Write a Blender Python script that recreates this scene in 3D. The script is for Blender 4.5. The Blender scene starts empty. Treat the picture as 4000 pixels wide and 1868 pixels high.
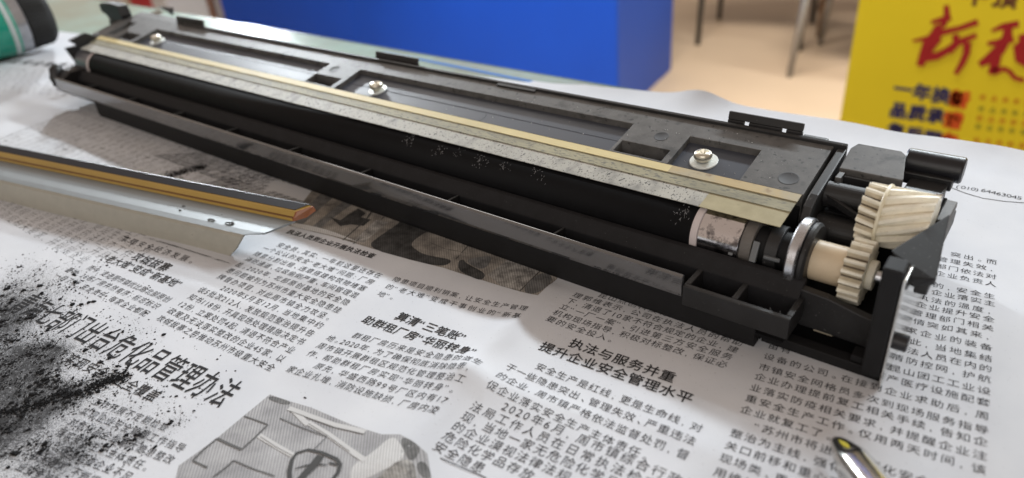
import bpy, bmesh, math, random
from mathutils import Vector, Matrix, noise
random.seed(7)
S = 0.01                                   # everything below is written in centimetres
scene = bpy.context.scene
COL = scene.collection

# ------------------------------------------------------------------ camera
CAMH = 15.0
F_PX = 2851.0
RT = Vector((0.79116471, 0.60638363, -0.0797327))
UP = Vector((-0.26245318, 0.45436303, 0.85127702))
FW = Vector((-0.55242804, 0.65257423, -0.51862331))
cam_d = bpy.data.cameras.new('camera')
cam = bpy.data.objects.new('camera', cam_d)
COL.objects.link(cam)
cm = Matrix(((RT.x, UP.x, -FW.x, 0), (RT.y, UP.y, -FW.y, 0), (RT.z, UP.z, -FW.z, CAMH * S), (0, 0, 0, 1)))
cam.matrix_world = cm
cam_d.sensor_fit = 'HORIZONTAL'
cam_d.sensor_width = 36.0
cam_d.lens = F_PX / 4000.0 * 36.0
cam_d.clip_start = 0.005
cam_d.clip_end = 60
cam_d.dof.use_dof = True
cam_d.dof.focus_distance = 0.255
cam_d.dof.aperture_fstop = 9.0
scene.camera = cam

# ------------------------------------------------------------------ light
w = bpy.data.worlds.new('World')
scene.world = w
w.use_nodes = True
w.node_tree.nodes['Background'].inputs[0].default_value = (1.0, 0.80, 0.66, 1)
w.node_tree.nodes['Background'].inputs[1].default_value = 0.38
scene.view_settings.view_transform = 'Standard'
scene.view_settings.look = 'None'
scene.view_settings.exposure = 0.04
scene.view_settings.gamma = 1.0


def area(name, loc, target, sx, sy, power, col):
    d = bpy.data.lights.new(name, 'AREA')
    d.shape = 'RECTANGLE'; d.size = sx * S; d.size_y = sy * S
    d.energy = power; d.color = col
    o = bpy.data.objects.new(name, d)
    COL.objects.link(o)
    o.location = Vector(loc) * S
    o.rotation_euler = (Vector(target) - Vector(loc)).to_track_quat('-Z', 'Y').to_euler()
    return o


area('room_or_fill_light', (18, 235, 128), (-12, 20, 0), 150, 7, 70, (0.87, 0.95, 1.0))
area('room_or_fill_light', (-212, 130, 66.5), (-20, 18, 0), 14, 7, 34, (0.88, 0.95, 1.0))
area('room_or_fill_light', (-260, 235, 232), (-20, 22, 0), 190, 150, 24, (1.0, 0.96, 0.92))
area('room_or_fill_light', (40, -130, 75), (-15, 18, 0), 160, 90, 8.5, (1.0, 0.98, 0.95))  # unseen frontal fill, added to lift the camera-facing sides
area('room_or_fill_light', (-100, 95, 225), (-110, 300, 20), 260, 60, 122, (1.0, 0.98, 0.95)).data.spread = math.radians(115)  # unseen lamp added to brighten cabinet, floor and banner; spread spares the table


# ------------------------------------------------------------------ projection helpers (photo point -> place on a plane)
O3 = Vector((0, 0, CAMH))


def ray(x, y):
    return RT * ((x - 2000) / F_PX) + UP * (-(y - 934) / F_PX) + FW


def at(x, y, z=0.0):
    d = ray(x, y)
    return O3 + d * ((z - CAMH) / d.z)


def atv(x, y, v):
    d = ray(x, y)
    return O3 + d * (v / d.y)


# ------------------------------------------------------------------ materials
MATS = {}


def mat(name, col, rough=0.5, metal=0.0, spec=0.5, var=0.0, vscale=1.0, col2=None, thr=None, bump=0.0, bscale=4.0,
        specks=None, trans=0.0, coat=0.0, stretch=None, emit=0.0):
    """procedural material. scales are per cm. col2/thr: second colour in noise patches; specks=(scale, threshold, colour)"""
    if name in MATS:
        return MATS[name]
    m = bpy.data.materials.new(name); m.use_nodes = True
    nt = m.node_tree; N = nt.nodes; L = nt.links
    b = N['Principled BSDF']
    b.inputs['Roughness'].default_value = rough
    b.inputs['Metallic'].default_value = metal
    b.inputs['Specular IOR Level'].default_value = spec
    b.inputs['Transmission Weight'].default_value = trans
    b.inputs['Coat Weight'].default_value = coat
    tc = N.new('ShaderNodeTexCoord'); mp = N.new('ShaderNodeMapping')
    L.new(tc.outputs['Object'], mp.inputs[0])
    st = stretch or (1, 1, 1)
    mp.inputs['Scale'].default_value = (100 * st[0], 100 * st[1], 100 * st[2])

    def rgb(c):
        return (c[0], c[1], c[2], 1)
    cur = None
    base = N.new('ShaderNodeRGB'); base.outputs[0].default_value = rgb(col); cur = base.outputs[0]
    if var or col2:
        n = N.new('ShaderNodeTexNoise'); n.inputs['Scale'].default_value = vscale; n.inputs['Detail'].default_value = 6
        n.inputs['Roughness'].default_value = 0.65
        L.new(mp.outputs[0], n.inputs['Vector'])
        r = N.new('ShaderNodeValToRGB')
        if col2:
            t0, t1 = thr or (0.45, 0.6)
            r.color_ramp.elements[0].position = t0; r.color_ramp.elements[1].position = t1
            r.color_ramp.elements[0].color = rgb(col); r.color_ramp.elements[1].color = rgb(col2)
        else:
            r.color_ramp.elements[0].position = 0.25; r.color_ramp.elements[1].position = 0.75
            r.color_ramp.elements[0].color = rgb([c * (1 - var) for c in col])
            r.color_ramp.elements[1].color = rgb([min(1, c * (1 + var)) for c in col])
        L.new(n.outputs['Fac'], r.inputs[0]); cur = r.outputs[0]
        # roughness variation
        mr = N.new('ShaderNodeMapRange'); mr.inputs['To Min'].default_value = max(0, rough - 0.08); mr.inputs['To Max'].default_value = min(1, rough + 0.12)
        L.new(n.outputs['Fac'], mr.inputs['Value']); L.new(mr.outputs[0], b.inputs['Roughness'])
    for sp in (specks or []):
        sc, t, c = sp[:3]; wdt = sp[3] if len(sp) > 3 else 0.03
        n = N.new('ShaderNodeTexNoise'); n.inputs['Scale'].default_value = sc; n.inputs['Detail'].default_value = 3
        L.new(mp.outputs[0], n.inputs['Vector'])
        r = N.new('ShaderNodeValToRGB')
        r.color_ramp.elements[0].position = t; r.color_ramp.elements[1].position = min(1, t + wdt)
        r.color_ramp.elements[0].color = (0, 0, 0, 1); r.color_ramp.elements[1].color = (1, 1, 1, 1)
        L.new(n.outputs['Fac'], r.inputs[0])
        mx = N.new('ShaderNodeMix'); mx.data_type = 'RGBA'
        L.new(r.outputs[0], mx.inputs['Factor']); L.new(cur, mx.inputs[6]); mx.inputs[7].default_value = rgb(c)
        cur = mx.outputs[2]
    L.new(cur, b.inputs['Base Color'])
    if bump:
        n = N.new('ShaderNodeTexNoise'); n.inputs['Scale'].default_value = bscale; n.inputs['Detail'].default_value = 4
        L.new(mp.outputs[0], n.inputs['Vector'])
        bp = N.new('ShaderNodeBump'); bp.inputs['Strength'].default_value = bump; bp.inputs['Distance'].default_value = 0.00005
        L.new(n.outputs['Fac'], bp.inputs['Height']); L.new(bp.outputs[0], b.inputs['Normal'])
    MATS[name] = m
    return m


black = mat('black_plastic', (0.013, 0.013, 0.014), 0.45, var=0.5, vscale=0.8, bump=0.15, bscale=25, specks=[(11, 0.70, (0.10, 0.10, 0.10))])
blackm = mat('matte_black_plastic', (0.008, 0.008, 0.009), 0.65, spec=0.3, var=0.4, vscale=1.2, bump=0.2, bscale=30)
housing = mat('dusty_black_plastic', (0.095, 0.092, 0.089), 0.52, spec=0.36, var=0.35, vscale=1.6, bump=0.25, bscale=30,
              specks=[(1.3, 0.58, (0.045, 0.044, 0.043), 0.12), (5, 0.62, (0.03, 0.03, 0.03), 0.08), (30, 0.71, (0.35, 0.35, 0.33), 0.02), (22, 0.70, (0.015, 0.015, 0.015), 0.04)])
lipm = mat('glossy_black_plastic', (0.028, 0.031, 0.036), 0.09, spec=1.0, coat=1.0, var=0.25, vscale=0.5, bump=0.04, bscale=3)
MATS['glossy_black_plastic'].node_tree.nodes['Principled BSDF'].inputs['IOR'].default_value = 1.85
troughm = mat('toner_dusted_black', (0.013, 0.013, 0.015), 0.7, spec=0.3, var=0.4, vscale=1.5, bump=0.5, bscale=14, specks=[(20, 0.70, (0.09, 0.09, 0.09), 0.06)])
recess = mat('blue_grey_metal', (0.050, 0.056, 0.072), 0.45, spec=0.35, var=0.12, vscale=0.5, bump=0.06, bscale=12, specks=[(18, 0.78, (0.5, 0.5, 0.5), 0.02)])
hole = mat('dark_hole', (0.008, 0.008, 0.009), 0.8, spec=0.1)
rollerm = mat('black_roller_rubber', (0.005, 0.005, 0.006), 0.6, spec=0.15, bump=0.35, bscale=22, var=0.3, vscale=2)
cream = mat('cream_adhesive_strip', (0.60, 0.51, 0.27), 0.55, spec=0.3, var=0.18, vscale=0.7, specks=[(3.0, 0.66, (0.34, 0.27, 0.16), 0.1), (24, 0.74, (0.2, 0.17, 0.1), 0.03)], bump=0.08, bscale=8, stretch=(0.25, 1, 1))
greyband = mat('dusty_film_band', (0.30, 0.28, 0.19), 0.6, spec=0.3, var=0.25, vscale=1.0, specks=[(16, 0.52, (0.15, 0.145, 0.12), 0.12), (1.2, 0.5, (0.20, 0.19, 0.14), 0.2)], stretch=(0.3, 1, 1))
filmm = mat('toner_speckled_film', (0.38, 0.37, 0.33), 0.6, spec=0.3, var=0.18, vscale=0.8, specks=[(9, 0.62, (0.03, 0.03, 0.03), 0.05), (18, 0.60, (0.06, 0.06, 0.06), 0.06), (1.5, 0.52, (0.20, 0.195, 0.18), 0.2)], stretch=(1, 0.55, 1))
filmend = mat('yellowed_film', (0.36, 0.32, 0.20), 0.3, var=0.2, vscale=0.9, specks=[(3, 0.68, (0.12, 0.09, 0.05), 0.08)])
ivory = mat('ivory_nylon', (0.86, 0.82, 0.69), 0.42, var=0.16, vscale=1.6, specks=[(11, 0.66, (0.45, 0.37, 0.25), 0.12), (22, 0.70, (0.2, 0.15, 0.1), 0.06)], bump=0.1, bscale=18)
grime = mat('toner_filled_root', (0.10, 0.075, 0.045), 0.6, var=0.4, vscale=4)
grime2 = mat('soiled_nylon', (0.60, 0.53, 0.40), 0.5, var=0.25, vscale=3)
ivory2 = mat('clean_ivory_nylon', (0.78, 0.72, 0.55), 0.35, var=0.05, vscale=2)
steel = mat('bright_steel', (0.62, 0.63, 0.66), 0.26, metal=1.0, var=0.12, vscale=3, bump=0.05, bscale=20)
chrome = mat('scuffed_chrome', (0.80, 0.78, 0.80), 0.14, metal=1.0, col2=(0.18, 0.17, 0.18), thr=(0.52, 0.62), vscale=1.7)
whitecloth = mat('white_felt', (0.62, 0.56, 0.56), 0.9, bump=0.6, bscale=20)
screwm = mat('nickel_screw', (0.66, 0.62, 0.52), 0.30, metal=0.85, var=0.2, vscale=5)
washerm = mat('zinc_washer', (0.74, 0.78, 0.76), 0.45, metal=0.35)
endmetal = mat('polished_end_plate', (0.72, 0.72, 0.70), 0.13, metal=1.0, var=0.1, vscale=1.5, bump=0.08, bscale=3)
greyd = mat('grey_disc', (0.13, 0.12, 0.11), 0.5, var=0.3, vscale=2)
bracket = mat('galvanised_steel', (0.25, 0.275, 0.29), 0.48, metal=0.4, var=0.06, vscale=2.0, bump=0.10, bscale=18, specks=[(5.0, 0.74, (0.03, 0.03, 0.03), 0.03)])
flangem = mat('dull_galvanised_flange', (0.40, 0.39, 0.34), 0.50, metal=0.3, var=0.08, vscale=2.0, bump=0.12, bscale=18, specks=[(4.0, 0.76, (0.03, 0.03, 0.03), 0.03)])
amber = mat('amber_urethane', (0.42, 0.27, 0.06), 0.3, coat=0.3, var=0.15, vscale=0.6, stretch=(0.2, 1, 1))
amber2 = mat('orange_urethane_end', (0.25, 0.075, 0.015), 0.4, coat=0.5)
bladeb = mat('black_rubber_blade', (0.010, 0.011, 0.016), 0.42, spec=0.3)
seamm = mat('brown_seam', (0.16, 0.075, 0.02), 0.5)
ink = mat('newsprint_ink', (0.038, 0.038, 0.042), 0.85, spec=0.1)
inkb = mat('headline_ink', (0.022, 0.022, 0.024), 0.8, spec=0.15)
toner = mat('black_toner', (0.012, 0.012, 0.013), 0.9, spec=0.15)


def paper_material():
    m = bpy.data.materials.new('newsprint_paper'); m.use_nodes = True
    nt = m.node_tree; N = nt.nodes; L = nt.links; b = N['Principled BSDF']
    b.inputs['Roughness'].default_value = 0.75; b.inputs['Specular IOR Level'].default_value = 0.25
    tc = N.new('ShaderNodeTexCoord'); mp = N.new('ShaderNodeMapping'); mp.inputs['Scale'].default_value = (100, 100, 100)
    L.new(tc.outputs['Object'], mp.inputs[0])
    n1 = N.new('ShaderNodeTexNoise'); n1.inputs['Scale'].default_value = 0.35; n1.inputs['Detail'].default_value = 8
    L.new(mp.outputs[0], n1.inputs['Vector'])
    r = N.new('ShaderNodeValToRGB'); r.color_ramp.elements[0].position = 0.3; r.color_ramp.elements[1].position = 0.75
    r.color_ramp.elements[0].color = (0.55, 0.57, 0.61, 1); r.color_ramp.elements[1].color = (0.63, 0.645, 0.675, 1)
    L.new(n1.outputs['Fac'], r.inputs[0]); cur = r.outputs[0]
    # recycled-pulp flecks everywhere
    n2 = N.new('ShaderNodeTexNoise'); n2.inputs['Scale'].default_value = 16; n2.inputs['Detail'].default_value = 2
    L.new(mp.outputs[0], n2.inputs['Vector'])
    r2 = N.new('ShaderNodeValToRGB'); r2.color_ramp.elements[0].position = 0.70; r2.color_ramp.elements[1].position = 0.76
    r2.color_ramp.elements[0].color = (0, 0, 0, 1); r2.color_ramp.elements[1].color = (0.5, 0.5, 0.5, 1)
    L.new(n2.outputs['Fac'], r2.inputs[0])
    mx = N.new('ShaderNodeMix'); mx.data_type = 'RGBA'
    L.new(r2.outputs[0], mx.inputs['Factor']); L.new(cur, mx.inputs[6]); mx.inputs[7].default_value = (0.2, 0.2, 0.2, 1)
    cur = mx.outputs[2]
    # toner dust stain: density falls off from the spill, stored per vertex
    at_ = N.new('ShaderNodeAttribute'); at_.attribute_name = 'toner_density'
    mh = N.new('ShaderNodeMath'); mh.operation = 'MULTIPLY'; mh.use_clamp = True; mh.inputs[1].default_value = 0.34
    nh = N.new('ShaderNodeTexNoise'); nh.inputs['Scale'].default_value = 1.1; nh.inputs['Detail'].default_value = 7; nh.inputs['Roughness'].default_value = 0.7
    L.new(mp.outputs[0], nh.inputs['Vector'])
    mh2 = N.new('ShaderNodeMath'); mh2.operation = 'MULTIPLY'; mh2.use_clamp = True
    rh = N.new('ShaderNodeMapRange'); rh.inputs['From Min'].default_value = 0.38; rh.inputs['From Max'].default_value = 0.66; L.new(nh.outputs['Fac'], rh.inputs['Value'])
    L.new(at_.outputs['Fac'], mh.inputs[0]); L.new(mh.outputs[0], mh2.inputs[0]); L.new(rh.outputs[0], mh2.inputs[1])
    mx = N.new('ShaderNodeMix'); mx.data_type = 'RGBA'
    L.new(mh2.outputs[0], mx.inputs['Factor']); L.new(cur, mx.inputs[6]); mx.inputs[7].default_value = (0.05, 0.05, 0.052, 1)
    cur = mx.outputs[2]
    for sc, k, lo in ((34, 0.50, 0.53), (13, 0.45, 0.60), (2.6, 0.42, 0.60)):
        n3 = N.new('ShaderNodeTexNoise'); n3.inputs['Scale'].default_value = sc; n3.inputs['Detail'].default_value = 5
        n3.inputs['Roughness'].default_value = 0.7
        L.new(mp.outputs[0], n3.inputs['Vector'])
        # fac = smooth((noise + density*0.35*k) - threshold)
        ma = N.new('ShaderNodeMath'); ma.operation = 'MULTIPLY_ADD'; ma.inputs[1].default_value = 0.44 * k
        L.new(at_.outputs['Fac'], ma.inputs[0]); L.new(n3.outputs['Fac'], ma.inputs[2])
        mr = N.new('ShaderNodeMapRange'); mr.inputs['From Min'].default_value = lo + 0.09; mr.inputs['From Max'].default_value = lo + 0.20
        mr.inputs['To Max'].default_value = 0.92
        L.new(ma.outputs[0], mr.inputs['Value'])
        mu = N.new('ShaderNodeMath'); mu.operation = 'MULTIPLY'; mu.use_clamp = True
        mg = N.new('ShaderNodeMapRange'); mg.inputs['From Min'].default_value = 0.02; mg.inputs['From Max'].default_value = 0.25
        L.new(at_.outputs['Fac'], mg.inputs['Value'])
        L.new(mr.outputs[0], mu.inputs[0]); L.new(mg.outputs[0], mu.inputs[1])
        mx = N.new('ShaderNodeMix'); mx.data_type = 'RGBA'
        L.new(mu.outputs[0], mx.inputs['Factor']); L.new(cur, mx.inputs[6]); mx.inputs[7].default_value = (0.03, 0.03, 0.032, 1)
        cur = mx.outputs[2]
    L.new(cur, b.inputs['Base Color'])
    n4 = N.new('ShaderNodeTexNoise'); n4.inputs['Scale'].default_value = 14; n4.inputs['Detail'].default_value = 6
    L.new(mp.outputs[0], n4.inputs['Vector'])
    bp = N.new('ShaderNodeBump'); bp.inputs['Strength'].default_value = 0.25; bp.inputs['Distance'].default_value = 0.00008
    L.new(n4.outputs['Fac'], bp.inputs['Height']); L.new(bp.outputs[0], b.inputs['Normal'])
    return m


# ------------------------------------------------------------------ mesh helpers
def empty(name, loc, label, cat, group=None, rz=0):
    o = bpy.data.objects.new(name, None); COL.objects.link(o)
    o.location = Vector(loc) * S; o.rotation_euler = (0, 0, rz)
    o.empty_display_size = 0.02
    o['label'] = label; o['category'] = cat
    if group: o['group'] = group
    return o


def origin(p):
    """world origin (cm) of a part's parent chain"""
    v = Vector((0, 0, 0))
    while p is not None:
        v = v + p.location / S
        p = p.parent
    return v


def finish(name, bm, m, parent=None, bevel=0.0, smooth=False, kind=None, label=None, cat=None, flat_angle=40, loc=None, group=None, seg=2):
    """bm is in absolute centimetres; stored relative to the parent's base point"""
    off = origin(parent)
    if loc is not None:
        off = off + (Vector(loc) - off)
    for v in bm.verts:
        v.co = (v.co - off) * S
    bmesh.ops.recalc_face_normals(bm, faces=bm.faces)
    me = bpy.data.meshes.new(name); bm.to_mesh(me); bm.free()
    o = bpy.data.objects.new(name, me); COL.objects.link(o)
    if isinstance(m, (list, tuple)):
        for k in m: me.materials.append(k)
    else:
        me.materials.append(m)
    if loc is not None:
        o.location = (Vector(loc) - origin(parent)) * S
    if parent: o.parent = parent
    if smooth:
        for p in me.polygons: p.use_smooth = True
    if bevel:
        md = o.modifiers.new('edge', 'BEVEL'); md.width = bevel * S; md.segments = seg; md.limit_method = 'ANGLE'
        md.angle_limit = math.radians(flat_angle); md.harden_normals = False
    if kind: o['kind'] = kind
    if label: o['label'] = label
    if cat: o['category'] = cat
    if group: o['group'] = group
    return o


def BM():
    return bmesh.new()


def box(bm, u0, u1, v0, v1, z0, z1):
    vs = [bm.verts.new(c) for c in ((u0, v0, z0), (u1, v0, z0), (u1, v1, z0), (u0, v1, z0), (u0, v0, z1), (u1, v0, z1), (u1, v1, z1), (u0, v1, z1))]
    for f in ((0, 3, 2, 1), (4, 5, 6, 7), (0, 1, 5, 4), (1, 2, 6, 5), (2, 3, 7, 6), (3, 0, 4, 7)):
        bm.faces.new([vs[i] for i in f])
    return vs


def prism(bm, prof, u0, u1, m=None):
    """profile (v,z) pushed along u"""
    a = [bm.verts.new((u0, v, z)) for v, z in prof]
    b = [bm.verts.new((u1, v, z)) for v, z in prof]
    n = len(prof)
    for i in range(n):
        bm.faces.new((a[i], a[(i + 1) % n], b[(i + 1) % n], b[i]))
    bm.faces.new(a[::-1]); bm.faces.new(b)


def cyl(bm, u0, u1, cv, cz, r0, r1=None, n=40, ch=0.0):
    """cylinder along u with chamfered ends"""
    r1 = r0 if r1 is None else r1
    rings = [(u0, r0 - ch), (u0 + ch, r0), (u1 - ch, r1), (u1, r1 - ch)] if ch else [(u0, r0), (u1, r1)]
    L = []
    for u, r in rings:
        L.append([bm.verts.new((u, cv + r * math.cos(2 * math.pi * k / n), cz + r * math.sin(2 * math.pi * k / n))) for k in range(n)])
    for a, b in zip(L, L[1:]):
        for k in range(n):
            bm.faces.new((a[k], a[(k + 1) % n], b[(k + 1) % n], b[k]))
    bm.faces.new(L[0][::-1]); bm.faces.new(L[-1])


def tube(bm, pts, r, n=8, flat=1.0):
    """tube through 3D points; r number or list"""
    L = []
    for i, p in enumerate(pts):
        p = Vector(p)
        a = Vector(pts[max(i - 1, 0)]); b = Vector(pts[min(i + 1, len(pts) - 1)])
        t = (b - a).normalized()
        s = t.cross(Vector((0, 0, 1)))
        s = s.normalized() if s.length > 1e-4 else Vector((1, 0, 0))
        q = s.cross(t).normalized()
        rr = r[i] if isinstance(r, (list, tuple)) else r
        L.append([bm.verts.new(p + s * rr * math.cos(2 * math.pi * k / n) + q * rr * flat * math.sin(2 * math.pi * k / n)) for k in range(n)])
    for a, b in zip(L, L[1:]):
        for k in range(n):
            bm.faces.new((a[k], a[(k + 1) % n], b[(k + 1) % n], b[k]))
    bm.faces.new(L[0][::-1]); bm.faces.new(L[-1])


def lathe_z(bm, c, prof, n=32):
    """profile (r,z) turned about a vertical axis at c"""
    L = []
    for r, z in prof:
        L.append([bm.verts.new((c[0] + r * math.cos(2 * math.pi * k / n), c[1] + r * math.sin(2 * math.pi * k / n), c[2] + z)) for k in range(n)])
    for a, b in zip(L, L[1:]):
        for k in range(n):
            bm.faces.new((a[k], a[(k + 1) % n], b[(k + 1) % n], b[k]))
    return L


def gear(bm, u0, u1, cv, cz, r, teeth, depth, twist=0.0, segs=6, phase=0.0, top=0.42):
    """external gear along u"""
    prof = []
    for k in range(teeth):
        for f, rr in ((0.0, r - depth), (0.20, r - depth * 0.35), (0.29, r), (0.29 + top, r), (0.38 + top, r - depth * 0.35), (0.58 + top, r - depth)):
            prof.append(((k + f) / teeth * 2 * math.pi, rr))
    L = []
    for s in range(segs + 1):
        t = s / segs
        u = u0 + (u1 - u0) * t
        L.append([bm.verts.new((u, cv + rr * math.cos(a + phase + twist * t), cz + rr * math.sin(a + phase + twist * t))) for a, rr in prof])
    n = len(prof)
    for a, b in zip(L, L[1:]):
        for k in range(n):
            f_ = bm.faces.new((a[k], a[(k + 1) % n], b[(k + 1) % n], b[k]))
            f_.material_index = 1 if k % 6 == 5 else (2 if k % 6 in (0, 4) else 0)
    bm.faces.new(L[0][::-1]); bm.faces.new(L[-1])


def hull(bm, pts):
    vs = [bm.verts.new(p) for p in pts]
    r = bmesh.ops.convex_hull(bm, input=vs)
    bmesh.ops.delete(bm, geom=[e for e in r['geom_interior'] if isinstance(e, bmesh.types.BMVert)], context='VERTS')


# ================================================================== ROOM
bm = BM(); box(bm, -900, 700, -300, 1300, -76, -75)
floorm = mat('beige_floor', (0.38, 0.275, 0.18), 0.45, var=0.10, vscale=0.012, bump=0.0)
f = finish('floor', bm, floorm, kind='structure')

# glass table top under everything
glassm = mat('pale_green_glass', (0.36, 0.52, 0.46), 0.12, spec=0.7, col2=(0.30, 0.33, 0.26), thr=(0.42, 0.62), vscale=0.05, specks=[(0.09, 0.62, (0.48, 0.44, 0.36), 0.1)])
tab = empty('glass_table', (-40, 0, -75), 'pale green glass table covered with newspaper under the printer part', 'table')
bm = BM(); box(bm, -175, 110, -45, 35.75, -1.0, -0.12)
finish('tabletop', bm, glassm, tab, bevel=0.12)
edgem = mat('dark_green_glass_edge', (0.10, 0.16, 0.12), 0.2)
bm = BM(); box(bm, -175, 110, 35.76, 35.95, -0.95, -0.16)
finish('table_edge', bm, edgem, tab)
bm = BM()
p = [at(1500, 203, -0.1), at(1720, 243, -0.1), at(2150, 328, -0.1), at(2330, 362, -0.1)]
A = [bm.verts.new(q) for q in p]; B = [bm.verts.new((q.x, q.y - w_, q.z)) for q, w_ in zip(p, (0.1, 0.4, 0.38, 0.05))]
for i in range(3): bm.faces.new((A[i], A[i + 1], B[i + 1], B[i]))
finish('blue_reflection_strip', bm, mat('blue_reflection_strip', (0.03, 0.16, 0.42), 0.3), tab)  # blue reflection near the glass edge, painted as a flat strip
for (a, b_) in ((-168, -38), (-168, 28), (100, -38), (100, 28)):
    bm = BM(); box(bm, a, a + 4, b_, b_ + 4, -75, -1.02)
    finish('leg', bm, mat('grey_steel_leg', (0.3, 0.3, 0.31), 0.4, metal=0.6), tab, bevel=0.3)

# blue cabinet
bluem = mat('blue_laminate', (0.002, 0.052, 0.38), 0.5, spec=0.3, var=0.10, vscale=0.02)
bluem2 = mat('blue_violet_laminate', (0.018, 0.06, 0.30), 0.5, spec=0.3, var=0.10, vscale=0.02)
cab = empty('blue_cabinet', (-215, 212, -75), 'bright blue cabinet standing behind the glass table', 'cabinet')
bm = BM(); box(bm, -323.5, -118.3, 190.2, 236, -75, 60)
finish('cabinet_body', bm, bluem, cab, bevel=0.3)
for i, (a, b_) in enumerate(((-322.8, -230.2), (-230.0, -111.4))):
    bm = BM(); box(bm, a, b_, 188.6, 189.9, -74, 59.4)
    finish('cabinet_door', bm, bluem, cab, bevel=0.25)
bm = BM()
vs = [bm.verts.new(c) for c in ((-110.9, 188.8, -74.9), (-117.2, 236.4, -74.9), (-117.8, 236.4, -74.9), (-111.9, 188.8, -74.9))]
ws = [bm.verts.new((v.co.x, v.co.y, 60)) for v in vs]
for i in range(4):
    bm.faces.new((vs[i], vs[(i + 1) % 4], ws[(i + 1) % 4], ws[i]))
bm.faces.new(vs); bm.faces.new(ws[::-1])
finish('side_panel', bm, bluem2, cab)

# chairs far behind: only their legs show
def chair(name, u, v, ang, label, legm, lean):
    r = empty(name, (u, v, -75), label, 'chair', 'chairs on the beige floor')
    r.rotation_euler = (0, 0, ang)
    seatm = mat('dark_seat', (0.05, 0.05, 0.055), 0.5)
    def part(nm, bmx, m, bev=0.0):
        for q in bmx.verts: q.co = q.co * S
        bmesh.ops.recalc_face_normals(bmx, faces=bmx.faces)
        me = bpy.data.meshes.new(nm); bmx.to_mesh(me); bmx.free(); me.materials.append(m)
        for p in me.polygons: p.use_smooth = bev == 0
        o = bpy.data.objects.new(nm, me); COL.objects.link(o); o.parent = r
        if bev:
            md = o.modifiers.new('edge', 'BEVEL'); md.width = bev * S; md.segments = 3
    for sx, sy in ((0, 0), (38, 0), (0, 38), (38, 38)):
        b1 = BM(); tube(b1, [(sx, sy, 0), (sx * 0.92 + 1.5 + lean, sy * 0.92 + 1.5, 44)], [1.0, 1.3], 14)
        part('leg', b1, legm)
    b1 = BM(); box(b1, -1, 40, -1, 40, 44, 48); part('seat', b1, seatm, 1.2)
    b1 = BM(); box(b1, -1, 40, 37, 40, 60, 92); part('backrest', b1, seatm, 1.2)
    for a in (3, 33):
        b1 = BM(); box(b1, a, a + 3, 38, 39.5, 46, 90); part('back_frame', b1, legm, 0.4)


chair('chair', -121.4, 267.4, 0.2, 'chair with thin black leg just right of the blue cabinet', mat('black_chair_leg', (0.03, 0.03, 0.028), 0.4), 0)
chair('chair', -77.7, 246.2, 0.05, 'chair with grey metal leg midway between blue cabinet and yellow banner', mat('grey_chair_leg', (0.28, 0.27, 0.26), 0.35, metal=0.5), 2)
chair('chair', -83.4, 293.6, 0.3, 'chair with brown leg, the farthest one, left of the yellow banner', mat('brown_chair_leg', (0.22, 0.13, 0.07), 0.5), 1)

# ------------------------------------------------------------------ glyphs from Blender's own font (falls back to its CJK face)
GL = {}


def glyph(ch, bold=0.0):
    """filled outline of one character; bold > 0 swells the strokes, < 0 thins them"""
    k = (ch, bold)
    if k in GL: return GL[k]
    if bold:
        vs, fs = glyph(ch, 0.0)
        cnt = {}
        for f in fs:
            for i in range(len(f)):
                e = (f[i], f[(i + 1) % len(f)]); cnt[e] = cnt.get(e, 0) + 1
        nrm = {}
        for (i, j) in cnt:
            if (j, i) in cnt: continue
            dx = vs[j][0] - vs[i][0]; dy = vs[j][1] - vs[i][1]; l = math.hypot(dx, dy)
            if l < 1e-7: continue
            for q in (i, j):
                nrm.setdefault(q, []).append((dy / l, -dx / l))
        out = list(vs)
        for q, ns in nrm.items():
            x = sum(n[0] for n in ns); y = sum(n[1] for n in ns); l = math.hypot(x, y)
            if l < 1e-3: continue
            m = min(1.6, len(ns) / l)
            out[q] = (vs[q][0] + x / l * bold * m, vs[q][1] + y / l * bold * m)
        GL[k] = (out, fs)
        return GL[k]
    c = bpy.data.curves.new('g', 'FONT'); c.body = ch; c.size = 1.0; c.resolution_u = 2
    c.fill_mode = 'FRONT'
    o = bpy.data.objects.new('g', c); COL.objects.link(o)
    dg = bpy.context.evaluated_depsgraph_get()
    me = bpy.data.meshes.new_from_object(o.evaluated_get(dg))
    bm = bmesh.new(); bm.from_mesh(me); bmesh.ops.remove_doubles(bm, verts=bm.verts, dist=1e-5)
    bm.verts.index_update()
    fs = [tuple(v.index for v in (f.verts if f.normal.z >= 0 else reversed(f.verts))) for f in bm.faces]
    vs = [(v.co.x, v.co.y) for v in bm.verts]
    bm.free()
    bpy.data.objects.remove(o); bpy.data.curves.remove(c); bpy.data.meshes.remove(me)
    GL[k] = (vs, fs)
    return GL[k]


# yellow banner
BV = 120.0
k_ = BV / 55.0
yel = mat('yellow_banner', (0.88, 0.72, 0.015), 0.5, var=0.05, vscale=0.03)
ban = empty('yellow_banner', (-15, BV, -75), 'yellow advertising banner with big red brush characters at right', 'banner')
bm = BM(); box(bm, -28.8, 36, BV, BV + 0.4, -73, 25)
finish('banner_sheet', bm, yel, ban)
bm = BM(); box(bm, -30, 37, BV - 4, BV + 6, -75, -71)
finish('banner_base', bm, mat('grey_stand', (0.35, 0.35, 0.36), 0.4, metal=0.5), ban, bevel=0.5)
bm = BM(); box(bm, 2.5, 4.5, BV + 0.5, BV + 2, -71, 25); finish('banner_pole', bm, mat('grey_stand', (0.35, 0.35, 0.36)), ban, bevel=0.5)


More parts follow.
